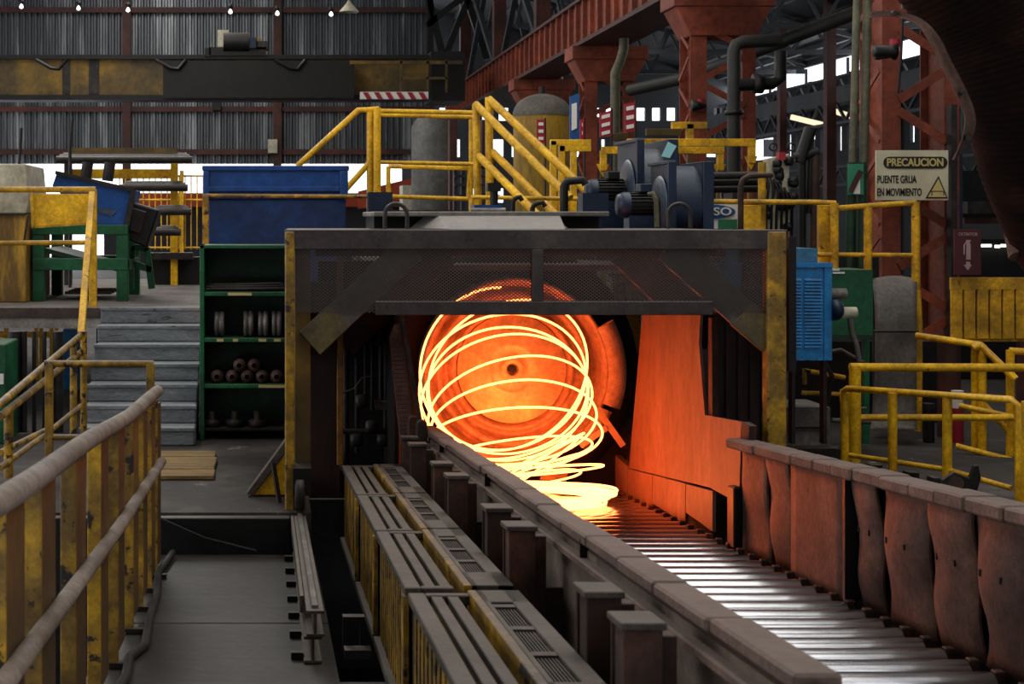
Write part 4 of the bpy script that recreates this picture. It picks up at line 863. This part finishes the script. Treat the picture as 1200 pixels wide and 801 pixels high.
# ================================================================== LIFTING BEAMS, GATE
lf = thing('yellow_gate', 'bright yellow welded frame left of the blowers', 'frame', W(665, 250, 17))
for a, b in (((648, 449), (648, 165)), ((658, 449), (658, 170)), ((645, 167), (692, 167)), ((655, 174), (692, 174)), ((672, 260), (672, 176))): MB().bar(W(*a, 17), W(*b, 17), .07, .07, (0, 1, 0)).build('bar', YELB, lf, .004)
MB().box(W(640, 0, 17.2).x, W(672, 0, 17.2).x, 17.2, 17.25, 0, W(0, 232, 17.2).z).build('sheet', YELB, lf)
for k, (x0, x1, yb, Y, lb) in enumerate(((705, 848, 176, 18, 'lower'), (735, 885, 167, 17, 'upper'))):
    t = thing('lifting_beam', lb+' yellow lifting beam with forked ends behind the blowers', 'lifting beam', W((x0+x1)/2, yb, Y))
    MB().bar(W(x0, yb, Y), W(x1, yb, Y), .09, .07, (0, 1, 0)).build('beam', YEL, t, .005)
    for px in (x0+2, x1-4):
        MB().bar(W(px, yb, Y), W(px, yb+24, Y), .08, .06, (0, 1, 0)).build('arm', YEL, t, .005)
        MB().box(W(px-2, 0, Y).x, W(px+2, 0, Y).x, Y+.06, Y+.1, 0, W(0, yb, Y).z).build('stand', YELD, t)
        MB().prism([W(px-7, yb+16, Y), W(px+7, yb+16, Y), W(px, yb+31, Y)], (0, .06, 0)).build('fork_tip', YEL, t)
t = thing('spreader_bar', 'short stacked yellow spreader bars above the lifting beams', 'bar', W(790, 160, 18.5)); MB().box(W(806, 0, 18.5).x, W(811, 0, 18.5).x, 18.5, 18.56, 0, W(0, 160, 18.5).z).build('stand', YELD, t)
for a, b in (((757, 155), (798, 155)), ((787, 147), (828, 147)), ((808, 145), (808, 163)), ((716, 161), (735, 159))): MB().bar(W(*a, 18.5), W(*b, 18.5), .09, .08, (0, 1, 0)).build('bar', YELD if a[0] < 780 else YEL, t, .005)
# ================================================================== BLOWERS
dkp = thing('machine_deck', 'steel deck carrying the blue blowers behind the hood', 'deck', V(3.2, 13.8, 0))
MB().box(.9, 4.4, 12.3, 15.4, 1.5, 1.55).build('deck_plate', STEEL, dkp)
for x in (3.7, 4.3):
    for y in (12.5, 15.2): MB().box(x, x+.1, y, y+.1, 0, 1.5).build('leg', STEEL, dkp)
MB().box(.95, 1.05, 15.1, 15.2, 0, 1.5).build('leg', STEEL, dkp)
def blower(name, label, X, Ya, Yb, ztop, width, zc, rad, mlen, mr):
    t = thing(name, label, 'blower', V(X+.1, (Ya+Yb)/2, 1.55), 'blue blowers on the deck')
    yc = (Ya+Yb)/2; zb_ = 1.55
    MB().box(X-.02, X+.0, Ya, Yb, zb_, ztop).build('side_plate', BLUED, t, .004)
    MB().box(X-.05, X+.02, Ya-.02, Ya+.02, zb_, ztop).build('plate_flange', BLUED, t, .004); MB().box(X-.05, X+.02, Ya, Yb, ztop-.02, ztop+.01).build('plate_flange', BLUED, t, .004)
    prof = []
    MB().lathe([(rad, 0), (rad, width)], (X, yc, zc), 'X', 40).build('casing', BLUEL if rad > .38 else BLUED, t)
    MB().box(X, X+width, Ya+.06, Yb-.06, zb_, zc).build('discharge', BLUED, t)
    MB().box(X+width, X+width+.02, Ya, Yb, zb_, ztop).build('side_plate', BLUED, t, .004); MB().box(X+width, X+width+.09, Ya-.02, Ya+.02, zb_, ztop).build('plate_flange', BLUED, t, .004)
    MB().lathe([(rad*.75, -.03), (rad*.7, -.045), (rad*.3, -.05), (0, -.05)], (X, yc, zc), 'X', 32).build('inlet_ring', BLUEL, t)
    m = MB().lathe([(0, -mlen), (mr*.8, -mlen), (mr, -mlen+.05), (mr, -mlen+.1)], (X, yc, zc), 'X', 28).build('motor_cowl', BLUED, t)
    MB().lathe([(mr*.9, -mlen+.1), (mr*.9, -.05)], (X, yc, zc), 'X', 28).build('motor_body', BLACK, t)
    for k in range(22):
        a = 2*PI*k/22; d = V(0, math.cos(a), math.sin(a))
        MB().bar(V(X-mlen+.1, yc, zc)+d*mr*.95, V(X-.07, yc, zc)+d*mr*.95, .008, .022, d).build('cooling_fin', BLACK, t)
    MB().box(X-mlen*.55, X-.12, yc-.09, yc+.09, zc+mr, zc+mr+.07).build('terminal_box', BLACK if rad > .38 else BLUED, t, .004)
    MB().box(X-mlen+.08, X, yc-.1, yc+.1, zb_, zc-mr*.8).build('motor_foot', BLUED, t)
    return t
b1 = blower('centrifugal_blower', 'rear taller blue blower with pale cyan tag and dark motor', 3.42, 13.3, 14.15, W(0, 163, 13.3).z, .24, 2.2, .40, .42, .115)
b2 = blower('centrifugal_blower', 'front lower blue blower with finned motor behind the hood top', 3.46, 12.4, 13.07, W(0, 189, 12.4).z, .25, 2.06, .345, .40, .115)
p = W(784, 177, 13.15)
tag(MB().prism([W(775, 183, 13.273), W(783, 166, 13.273), W(793, 171, 13.273), W(785, 185, 13.273)], (0, .004, 0)).build('paper_tag', CYAN), 'pale cyan paper tag hung on the rear blue blower', 'tag')
tag(MB().tube([W(760, 228, 12.3), W(765, 226, 12.28), W(769, 235, 12.28), W(770, 266, 12.28)], .022, 10).build('conduit', PIPEM), 'olive flexible conduit dropping from the front blower motor', 'conduit')
for k, (x0, x1, y0, y1, lb) in enumerate(((432, 460, 225, 250, 'dark blue junction box on a post left of the hood lid'), (683, 713, 226, 252, 'dark blue junction box left of the blower motors'))):
    t = thing('junction_box', lb, 'box', W((x0+x1)/2, 268, 12)); cbox(x0, x1, y0, y1, 12, .2, 'case', BLUED, t); cbox(x0+3, x1-8, y1, 280, 12.05, .1, 'post', BLUED, t)
t = thing('small_pump', 'small blue pump with dark valve on the hood top', 'pump', W(570, 250, 12.4))
cbox(556, 588, 240, 256, 12.4, .2, 'body', BLUE, t); cbox(572, 587, 214, 224, 12.4, .12, 'valve_head', BLACK, t); MB().tube([W(579, 242, 12.45), W(579, 222, 12.45)], .035, 12).build('stem', BLACK, t); MB().tube([W(552, 247, 12.4), W(592, 247, 12.4)], .03, 10).build('shaft', CHROM, t)
for k, (px, py) in enumerate(((661, 212), (624, 238), (601, 231))):
    Y = 12.2; r_ = (.035, .022, .02)[k]; s_ = (22, 12, 8)[k]
    tag(MB().tube([W(px, 262, Y), W(px, py+6, Y), W(px+2, py+2, Y), W(px+6, py, Y), W(px+s_, py-1, Y), W(px+s_+3, py+4, Y)], r_, 10).build('elbow_pipe', BLACK), ('large', 'middle', 'small')[k]+' black elbow pipe rising behind the hood lid', 'pipe', 'elbow pipes behind the hood')
# yellow guard visible through the mesh
YV = 13.75
t = thing('yellow_cover', 'yellow machine cover with two legs seen through the hood mesh', 'cover', W(745, 420, 13.8))
MB().prism([W(719, 352, YV), W(718, 322, YV), W(755, 322, YV), W(771, 352, YV)], (0, .3, 0)).build('cover', YELB, t, .01)
cbox(722, 731, 352, 415, YV, .06, 'leg', YELB, t); cbox(733, 751, 352, 413, YV, .06, 'leg', YELB, t)
cbox(716, 756, 413, 545, YV+.2, .08, 'lower_frame', BLACK, t)
MB().tube([W(722, 335, YV-.05), W(731, 332, YV-.05), W(733, 345, YV-.05), W(732, 545, YV-.05)], .012, 8).build('cable', BLACK, t)
# ================================================================== RIGHT MACHINERY
bc = thing('blue_cabinet', 'blue louvred ventilation cabinet right of the yellow hood leg', 'cabinet', W(920, 425, 10.9))
Yc = 10.9
cbox(842, 972, 311, 422, Yc, .5, 'body', BLUEC, bc)
cbox(850, 958, 291, 309, Yc+.06, .4, 'top_box', mat('dull_blue', '#3f7f9f', '#356a86', .4, 3, .5), bc); cbox(840, 976, 308, 313, Yc-.02, .54, 'rim', BLUEC, bc)
cbox(966, 975, 311, 422, Yc-.01, .03, 'corner_post', BLUEC, bc)
for px0, px1 in ((925, 938.5), (942, 962)):
    for k in range(21):
        py = 326+k*3.9; a, b = W(px0, py+2.4, Yc), W(px1, py, Yc)
        MB().hexa([V(a.x, Yc-.02, a.z), V(b.x, Yc-.02, a.z), V(b.x, Yc, a.z), V(a.x, Yc, a.z), V(a.x, Yc-.005, b.z), V(b.x, Yc-.005, b.z), V(b.x, Yc, b.z), V(a.x, Yc, b.z)]).build('louvre', BLUEC, bc)
for px in (928, 965): cbox(px, px+4, 422, 520, Yc+.1, .08, 'leg', STEEL, bc)
fx = thing('pipe_fittings', 'grey pipe fittings and hose on the side of the blue cabinet', 'fittings', W(985, 380, 10.9))
MB().tube([W(972, 344, 10.95), W(991, 344, 10.95)], .042, 16).build('fitting', CHROM, fx); MB().tube([W(978, 366, 10.9), W(1003, 366, 10.9)], .042, 16).build('fitting', BEIGE, fx)
MB().lathe([(0, 0), (.08, 0), (.08, .05), (.05, .08), (0, .08)], W(974, 363, 10.9), 'X', 18).build('motor', BLUED, fx)
MB().tube([W(996, 372, 10.9), W(998, 388, 10.9), W(1004, 405, 10.9), W(1007, 424, 10.9)], .02, 10).build('hose', GREYC, fx)
gc = thing('green_cabinet', 'green steel cabinet on a post behind the pipe fittings', 'cabinet', W(998, 400, 12))
cbox(960, 1023, 316, 394, 12, .5, 'body', GREEN, gc); cbox(958, 1024, 392, 398, 11.98, .54, 'base_rim', GREEND, gc); cbox(1013, 1019, 398, 520, 12.1, .06, 'post', GREEN, gc)
cbox(976, 984, 314.5, 317, 11.99, .01, 'print_line', WHITE, gc); cbox(976, 990, 318.5, 320.5, 11.99, .01, 'print_line', WHITE, gc)
gb_ = thing('curved_belt', 'grey belt chute curving down to the floor right of the green cabinet', 'chute', W(1050, 505, 12.6))
prof = [(1050, 323, 13.2), (1050, 325, 13.0), (1050, 335, 12.8), (1051, 355, 12.65), (1051, 375, 12.6), (1051, 400, 12.6), (1051, 440, 12.6), (1050, 470, 12.6), (1049, 490, 12.55), (1049, 503, 12.4)]
def fb(u, v):
    f = v*(len(prof)-1); k = min(int(f), len(prof)-2); g = f-k
    a, b = prof[k], prof[k+1]; q = [a[i]+(b[i]-a[i])*g for i in range(3)]
    wv = 26-3*math.sin(PI*v)
    return W(q[0]+(u-.5)*2*wv, q[1]+4*(abs(u-.5)*2)**2*(1-v), q[2])
MB().grid(fb, 8, 30, True, (0, .05, 0)).build('belt', GREYC, gb_)
MB().tube([W(1024, 388, 12.55), W(1076, 388, 12.55)], .012, 8).build('seam_bar', STEEL, gb_)
MB().tube([W(1026, 340, 12.9), W(1028, 400, 12.9), W(1028, 500, 12.9)], .04, 10).build('side_tube', BLACK, gb_)
# right upper railing
railing('upper_railing', 'yellow railing on the deck under the cream warning sign', [[P(828, 236, 13.6), P(960, 237, 13.2), P(979, 238, 13.2)], [P(979, 244, 13), P(1073, 237, 13)]],
        [(P(1017, 345, 13), P(1017, 241, 13)), (P(1073, 345, 13), P(1073, 236, 13)), (P(978, 345, 13), P(978, 238, 13)), (P(893, 275, 13.5), P(893, 190, 13.5))], YEL, .026, .036, None, [[P(955, 298, 13), P(1070, 299, 13)]])
tag(MB().box(W(960, 0, 13.1).x, W(978, 0, 13.1).x, 13.1, 13.16, 1.0, W(0, 240, 13.1).z).build('yellow_post_plate', YEL, None, .005), 'wide flat yellow post plate above the blue cabinet', 'post')
tag(MB().box(W(870, 0, 13.4).x, W(892, 0, 13.4).x, 13.4, 13.45, 1.5, W(0, 240, 13.4).z).build('yellow_sheet', YELB, None, .005), 'flat yellow sheet beside the blue and white notice', 'panel')
tag(MB().tube([P(1075, 340, 12.9), P(1077, 380, 12.9), P(1077, 430, 12.9), P(1076, 505, 12.9)], .03, 10).build('yellow_pole', YEL), 'upright yellow pole beside the grey belt chute', 'pole')
t = thing('blue_duct', 'bright blue duct panel glimpsed through the right half of the hood mesh', 'duct', W(805, 400, 13.2)); cbox(772, 842, 296, 395, 13.2, .2, 'panel', BLUEC, t); cbox(800, 806, 395, 560, 13.3, .08, 'leg', BLACK, t)
# AVISO notice
an = thing('notice_sign', 'blue and white notice reading AVISO half hidden by the front blower', 'sign', W(842, 268, 13.7))
a, b = W(804, 268, 13.7), W(866, 238, 13.7)
MB().box(a.x, b.x, 13.7, 13.72, a.z, b.z).build('panel', WHITE, an); MB().box(a.x+.1, a.x+.14, 13.72, 13.76, 1.55, b.z).build('stand_post', STEEL, an)
MB().prism([W(833+29*math.cos(k*PI/12), 248+8.5*math.sin(k*PI/12), 13.69) for k in range(24)], (0, .01, 0)).build('blue_oval', SIGNB, an)
text('AVISO', W(834, 248, 13.685), .075, WHITE, an, .38, bold=.002)
cbox(842, 864, 257, 268, 13.69, .01, 'green_picture', SIGNG, an); text('DEL', W(833, 259, 13.685), .03, SIGNK, an)
# white hydraulic block
vb = thing('hydraulic_block', 'white hydraulic panel crowded with dark valves and hoses', 'panel', W(905, 300, 13.9))
MB().prism([W(897, 300, 13.9), W(898, 186, 13.9), W(925, 180, 13.9), W(926, 300, 13.9)], (0, .1, 0)).build('panel', BEIGE, vb, .005)
for k in range(16):
    p = W(896+random.uniform(0, 34), 188+random.uniform(0, 78), 13.85); MB().lathe([(0, -.04), (.03, -.04), (.045, -.01), (.045, .03), (.02, .05), (0, .05)], p, random.choice('XZ'), 10).build('valve', BLACK, vb)
for px in (906, 927): 
    p = W(px, 172, 13.8); MB().tube([p+V(.035*math.cos(k*PI/6), 0, .035*math.sin(k*PI/6)) for k in range(12)], .009, 6, True).build('eye_bolt', BLACK, vb)
for k in range(6):
    x0 = 895+k*6; MB().tube([W(x0, 200+5*k, 13.82), W(x0+6, 215+5*k, 13.75), W(x0+3, 245, 13.8), W(x0+2, 300, 13.85)], .013, 8).build('hose', BLACK, vb)
cbox(913, 921, 178, 187, 13.8, .08, 'red_knob', SIGNR, vb)
hx = thing('hydraulic_cylinder', 'dark upright hydraulic cylinder cluster beside the white panel', 'cylinder', W(940, 300, 14.2))
for a, b, r in (((937, 190), (950, 150), .06), ((940, 330), (940, 185), .035), ((954, 330), (955, 178), .045), ((930, 185), (958, 178), .05), ((948, 250), (950, 180), .03)): MB().tube([W(*a, 14.2), W(*b, 14.2)], r, 10).build('cylinder', BLACK if a[0] != 954 else RUST, hx)
tag(MB().tube([W(868, 270, 13.2), W(868, 218, 13.2), W(871, 210, 13.2), W(878, 206, 13.2), W(905, 205, 13.2)], .026, 10).build('bent_tube', RUST), 'rusty brown bent tube in front of the yellow sheet', 'pipe')
mp_ = thing('pipe_bundle', 'bundle of dark horizontal pipes right of the blowers', 'pipes', W(860, 230, 15))
MB().box(W(855, 0, 15.1).x, W(861, 0, 15.1).x, 15.0, 15.3, 0, W(0, 226, 15.1).z).build('stand', STEEL, mp_)
for k, py in enumerate((206, 214, 222)): MB().tube([W(822, py, 15+.1*k), W(890, py-1, 15+.1*k)], .04, 10).build('pipe', PIPEG, mp_)
for k, (px, w, m_, lb) in enumerate(((1002, 9, PIPEM, 'left olive vertical pipe beside the nearest red column'), (1016, 10, PIPEM, 'right green vertical pipe beside the nearest red column'))):
    Y = 14.0; t = thing('vertical_pipe', lb, 'pipe', V(W(px-3*0, 0, Y).x, Y, 0), 'vertical pipes at the red column')
    MB().tube([W(px-7, 340, Y), W(px+3-k*2, -20, Y)], w/2*Y/F, 12).build('pipe_upper', m_, t); MB().tube([W(px-7, 340, Y), W(px-4-k*1, 190, Y)], w/2*Y/F+.004, 12).build('green_lower', GREEND, t)
t = thing('green_notice', 'small green and white notice hung on the vertical pipes', 'sign', W(1003, 228, 13.945))
cbox(994, 1012, 192, 228, 13.945, .015, 'panel', SIGNG, t); MB().prism([W(1000, 227, 13.935), W(1008, 200, 13.935), W(1008, 227, 13.935)], (0, .01, 0)).build('white_corner', WHITE, t); MB().bar(W(997, 224, 13.925), W(1009, 200, 13.925), .05, .01, (0, 1, 0)).build('dark_stripe', REDD, t)
# PRECAUCION sign
ps = thing('caution_sign', 'cream sign reading PRECAUCION PUENTE GRUA EN MOVIMIENTO on the nearest column', 'sign', W(1069, 235, 14.3))
Yp = 14.3; a, b = W(1026.5, 234.5, Yp), W(1111.5, 176, Yp)
MB().box(a.x, b.x, Yp, Yp+.02, a.z, b.z).build('panel', SIGNW, ps, .003); MB().box(6.2, 6.3, Yp+.02, 14.59, a.z+.1, a.z+.16).build('bracket', STEEL, ps)
zc_ = W(0, 190.5, Yp).z; hh = 7*Yp/F; x0, x1 = W(1042, 0, Yp).x, W(1103, 0, Yp).x
MB().prism([V(x0+hh*math.cos(PI/2+k*PI/10), Yp-.008, zc_+hh*math.sin(PI/2+k*PI/10)) for k in range(11)]+[V(x1+hh*math.cos(-PI/2+k*PI/10), Yp-.008, zc_+hh*math.sin(-PI/2+k*PI/10)) for k in range(11)], (0, .006, 0)).build('dark_band', SIGNK, ps)
text('PRECAUCION', W(1072.5, 190.5, Yp-.012), 9*Yp/F, SIGNY, ps, 66*Yp/F, bold=.003)
text('PUENTE GRUA', W(1051, 210.5, Yp-.006), 9*Yp/F, SIGNK, ps, 46*Yp/F, bold=.002)
text('EN MOVIMIENTO', W(1054, 225.5, Yp-.006), 9*Yp/F, SIGNK, ps, 52*Yp/F, bold=.002)
T0, T1, T2 = W(1100, 206, Yp-.006), W(1111, 232.5, Yp-.006), W(1084.5, 232.5, Yp-.006)
MB().prism([T0, T1, T2], (0, .004, 0)).build('triangle', SIGNK, ps)
cc = (T0+T1+T2)/3; MB().prism([cc+(q-cc)*.8+V(0, -.004, 0) for q in (T0, T1, T2)], (0, .003, 0)).build('triangle_field', SIGNY, ps)
for a, b in (((1091, 224), (1107, 224)), ((1092, 224), (1092, 229)), ((1106, 224), (1106, 229))): MB().bar(W(*a, Yp-.012), W(*b, Yp-.012), .008, .003, (0, 1, 0)).build('crane_pictogram', SIGNK, ps)
tag(MB().box(W(1112, 0, 14.5).x, W(1119, 0, 14.5).x, 14.45, 14.55, 0, W(0, 120, 14.2).z).build('grey_upright', STEEL), 'grey upright strut right of the cream warning sign', 'post')
# red beacon on column
t = thing('warning_beacon', 'red and white warning beacon on a bracket of the nearest red column', 'beacon', W(1048, 62, 14.2))
MB().tube([W(1049, 55, 14.2), W(1049, 46, 14.2)], .05, 14).build('red_lens', SIGNR, t); MB().tube([W(1049, 60, 14.2), W(1049, 55, 14.2)], .045, 14).build('white_base', WHITE, t)
MB().lathe([(.0, 0), (.06, 0), (.06, .15), (.09, .2), (0, .2)], W(1025, 60, 14.2), 'X', 14).build('motor_housing', BLACK, t); MB().tube([W(1025, 68, 14.2), W(1042, 66, 14.2)], .02, 8).build('bracket', BLACK, t)
tag(MB().tube([W(1058, 20, 14.1), W(1056, 70, 14.1), W(1052, 110, 14.1)], .012, 8).build('column_cable', BLACK), 'black cable hanging on the nearest red column', 'cable')
# EXTINTOR sign
es = thing('extinguisher_sign', 'dark red sign reading EXTINTOR with white extinguisher and arrow', 'sign', W(1134, 322, 13.4))
Ye = 13.4; a, b = W(1118.5, 322, Ye), W(1150, 268.5, Ye)
MB().box(a.x, b.x, Ye, Ye+.02, a.z, b.z).build('panel', SIGNM, es, .003)
PK = mat('faded_print', '#a58a88', None, rough=.6, bump=0)
text('EXTINTOR', W(1134.5, 274.5, Ye-.006), 4*Ye/F, PK, es, 22*Ye/F)
MB().box(W(1132, 0, Ye).x, W(1137, 0, Ye).x, Ye-.008, Ye, W(0, 304, Ye).z, W(0, 285, Ye).z).prism([W(1133, 285, Ye-.008), W(1136, 285, Ye-.008), W(1138, 281, Ye-.008), W(1132, 281, Ye-.008)], (0, .006, 0)).build('extinguisher_pictogram', PK, es)
MB().tube([W(1133, 283, Ye-.004), W(1130, 287, Ye-.004), W(1130, 298, Ye-.004)], .006, 6).build('pictogram_hose', PK, es)
MB().prism([W(1129.5, 310, Ye-.008), W(1139, 310, Ye-.008), W(1134.2, 316.5, Ye-.008)], (0, .006, 0)).box(W(1132, 0, Ye).x, W(1136.5, 0, Ye).x, Ye-.008, Ye-.002, W(0, 310, Ye).z, W(0, 306.5, Ye).z).build('arrow', PK, es)
# yellow slatted fence far right
yfn = thing('yellow_barrier', 'yellow steel barrier with vertical slots at the right edge', 'barrier', W(1160, 400, 13.5))
Yf = 13.5
for k in range(7):
    x = 1115+k*15.2; a, b = W(x, 397, Yf), W(x+13.2, 332, Yf); MB().box(a.x, b.x, Yf, Yf+.03, a.z, b.z).build('slat', YEL, yfn, .004)
cbox(1115, 1222, 325, 339, Yf-.005, .04, 'top_rail', YEL, yfn); cbox(1115, 1222, 390, 400, Yf+.03, .03, 'bottom_rail', YEL, yfn); cbox(1115, 1222, 335, 395, Yf+.06, .02, 'backing', BLACK, yfn)
cbox(1117, 1122, 400, 520, Yf, .06, 'leg', REDD, yfn)
cbox(1195, 1200, 400, 520, Yf, .06, 'leg', REDD, yfn)
# right floor rails
railing('front_floor_railing', 'front low yellow railing beside the right conveyor wall',
        [[P(988, 470, 11.3), P(988, 458, 11.3), P(993, 455, 11.25), P(1185, 468, 9.9), P(1193, 474, 9.85), P(1194, 600, 9.85)]],
        [(P(990, 552, 11.3), P(990, 460, 11.3)), (P(1046, 566, 10.8), P(1046, 460, 10.8)), (P(1110, 578, 10.4), P(1110, 464, 10.4)), (P(1203, 600, 9.7), P(1203, 470, 9.7))], YELB, .025, .033, None, [[P(996, 533, 11.2), P(1110, 550, 10.4), P(1186, 572, 9.9)]])
railing('rear_floor_railing', 'rear heavier yellow railing with chipped top rail on the right floor',
        [[P(996, 430, 11.6), P(1300, 431, 11.6)]], [(P(1002, 545, 11.6), P(1002, 428, 11.6))], YELB, .034, .046, None, [[P(1004, 489, 11.6), P(1300, 489, 11.6)]])
railing('step_railing', 'yellow stair railing bending down at the right edge behind the floor rails',
        [[P(1074, 393, 12.4), P(1149, 404, 12), P(1190, 444, 11.8)], [P(1183, 411, 11.9), P(1260, 415, 11.8)], [P(1149, 404, 12), P(1140, 408, 12)]],
        [(P(1151, 540, 12), P(1151, 404, 12)), (P(1143, 540, 12.1), P(1143, 410, 12.1)), (P(1184, 540, 11.9), P(1184, 410, 11.9))], YELB, .03, .034, None,
        [[P(1124, 475, 12), P(1190, 489, 11.8)], [P(1150, 470, 12), P(1182, 505, 11.9)], [P(1120, 522, 12), P(1190, 540, 11.8)]])
cb = thing('concrete_block', 'dusty dark concrete block stack right of the yellow hood leg', 'block', W(950, 530, 11.3))
cbox(918, 973, 477, 500, 11.3, .5, 'upper_block', GREYC, cb); cbox(915, 972, 501, 524, 11.35, .5, 'lower_block', GREYC, cb); MB().box(W(910, 0, 11.2).x, W(985, 0, 11.2).x, 11.2, 11.9, 0, W(0, 523, 11.3).z).build('base', STEEL, cb)
cl = thing('steel_clevis', 'rusty steel clevis bracket lying on the floor behind the conveyor wall', 'bracket', W(1125, 580, 9.6))
for d in (0, .12): MB().prism([P(1100, 578, 9.7+d), P(1104, 562, 9.7+d), P(1118, 553, 9.7+d), P(1136, 560, 9.7+d), P(1142, 545, 9.7+d), P(1147, 545, 9.7+d), P(1150, 560, 9.7+d), P(1143, 584, 9.7+d)], (0, .03, 0)).build('cheek', STEEL, cl, .004)
MB().tube([P(1120, 566, 9.68), P(1120, 566, 9.9)], .05, 14).build('pin', RUST, cl); MB().prism([P(1094, 560, 9.75), P(1102, 560, 9.75), P(1102, 574, 9.75), P(1094, 574, 9.75)], (0, .1, 0)).build('lug', STEEL, cl)
MB().prism([P(1095, 576, 9.66), P(1148, 576, 9.66), P(1148, 592, 9.66), P(1095, 592, 9.66)], (0, .25, 0)).build('base', STEEL, cl)
for k, (px, py) in enumerate(((1071, 557), (1028, 548))):
    p = P(px, py, 10.7); tag(MB().box(p.x-.04, p.x+.04, 10.7, 10.8, 0, p.z+.02).build('floor_bolt', STEEL), ('right', 'left')[k]+' dark anchor stub on the right floor before the yellow railing', 'anchor')
for k, (px, m_, lb) in enumerate(((1122, SIGNR, 'red and white striped post behind the floor railings'), (1088, BLACK, 'dark round bollard behind the floor railings'))):
    p = P(px, 510, 12.6); t = thing('floor_post', lb, 'post', V(p.x, 12.6, 0)); MB().tube([V(p.x, 12.6, 0), V(p.x, 12.6, .3)], .05, 12).build('shaft', m_, t); MB().tube([V(p.x, 12.6, .3), V(p.x, 12.6, .45 if k == 0 else .34)], .05, 12).build('top', WHITE if k == 0 else STEEL, t)
rp = tag(MB().tube([P(1112, 520, 12.9), P(1112, 400, 12.9)], .1, 14).build('red_pipe', REDD), 'dark red vertical pipe behind the floor railings', 'pipe')
# dark background machinery right
bm_ = thing('dark_machine_wall', 'dark machinery wall behind the yellow barrier at the right edge', 'machine', W(1170, 330, 17))
cbox(1120, 1330, 280, 520, 17.5, .4, 'lower_body', BLACK, bm_); cbox(1125, 1330, 200, 262, 18.5, .3, 'upper_body', BLACK, bm_); cbox(1130, 1330, 255, 262, 17.6, .3, 'red_beam', REDD, bm_)
cbox(1134, 1164, 236, 250, 17.4, .2, 'grey_box', STEEL, bm_); cbox(1122, 1128, 180, 300, 16.5, .2, 'blue_strut', BLUED, bm_)
fx_ = [(1150, 1162, 286), (1167, 1172, 287), (1174, 1198, 286)]
for k, (a, b, py) in enumerate(fx_):
    t = thing('strip_lamp', ('left', 'middle', 'right')[k]+' small lit strip lamp on the dark machinery at the right edge', 'lamp', W((a+b)/2, py+4, 17.4), 'strip lamps at the right edge')
    cbox(a, b, py, py+3.2, 17.38, .03, 'tube', LAMP, t); cbox(a-.5, b+.5, py-2, py, 17.36, .1, 'holder', BLACK, t)
dm = thing('dark_machinery', 'dark machine bodies in the shade between cabinet and belt chute', 'machine', W(1000, 480, 13.6))
cbox(930, 1110, 400, 505, 13.8, .3, 'body', BLACK, dm); cbox(930, 1030, 300, 400, 14.0, .3, 'upper_body', BLACK, dm)
MB().tube([P(945, 422, 11.8), P(962, 418, 11.8), P(975, 440, 11.8), P(968, 480, 11.8)], .02, 8).build('cable', BLACK, dm); MB().tube([P(955, 415, 11.7), P(985, 410, 11.7), P(1012, 425, 11.7)], .018, 8).build('cable', RUST, dm)
for a, b in (((943, 450), (943, 432)), ((944, 434), (990, 442)), ((940, 460), (995, 462))): MB().tube([P(*a, 12.6), P(*b, 12.6)], .02, 8).build('yellow_tube', YEL, dm)
MB().tube([P(975, 492, 11.9), P(1020, 494, 11.9)], .02, 8).tube([P(990, 478, 11.9), P(1015, 478, 11.9)], .012, 8).build('floor_pipe', GREYC, dm)
# ================================================================== TOP RIGHT FLEXIBLE DUCT
dc = thing('canvas_duct', 'large dark brown ribbed duct hanging in the upper right corner', 'duct', W(1200, 280, 7))
path = [W(1110, -70, 7.0), W(1166, 20, 7.0), W(1197, 110, 7.0), W(1212, 200, 7.1), W(1248, 300, 7.2)]
def cat(P_, t):
    n = len(P_)-1; f = t*n; k = min(int(f), n-1); g = f-k
    p0, p1, p2, p3 = P_[max(k-1, 0)], P_[k], P_[k+1], P_[min(k+2, n)]
    return .5*((2*p1)+(p2-p0)*g+(2*p0-5*p1+4*p2-p3)*g*g+(3*p1-p0-3*p2+p3)*g**3)
pp = [cat(path, i/220) for i in range(221)]
rd = [(.34-.14*(i/220))*(1+.012*math.sin(i*PI/2)) for i in range(221)]
MB().tube(pp, rd, 40).build('ribbed_hose', HOSE, dc)
def strap(px, py, Y): return W(px, py, Y)
sp = [W(1022, 17, 6.9), W(1050, 16, 6.8), W(1078, 26, 6.7), W(1095, 45, 6.65), W(1110, 75, 6.65), W(1128, 110, 6.65), W(1137, 135, 6.65), W(1136, 155, 6.65), W(1128, 172, 6.7), W(1119, 187, 6.75)]
def fs(u, v):
    p = cat(sp, v); q = cat(sp, min(1, v+.01)); o_ = cat(sp, max(0, v-.01)); d = (q-o_).normalized(); nrm = V(-d.z, 0, d.x)
    w = (.05 if v < .8 else .05*(1-v)/.2+.008)
    return p+nrm*w*(u-.5)+V(0, .02*math.sin(3*u), 0)
MB().grid(fs, 4, 60, True, (0, .012, 0)).build('edge_strap', TAN, dc)
for v in (.1, .55, .82):
    p = cat(sp, v); MB().tube([p+V(0, -.02, 0), p+V(0, .01, 0)], .012, 8).build('rivet', STEEL, dc)
tp = W(1130, -60, 7); MB().tube([W(1180, 215, 7.3), W(1190, 250, 7.3), W(1200, 300, 7.2)], .07, 12).build('lower_fold', TAN, dc)
for o in bpy.data.objects:
    if '_o' in o: del o['_o']
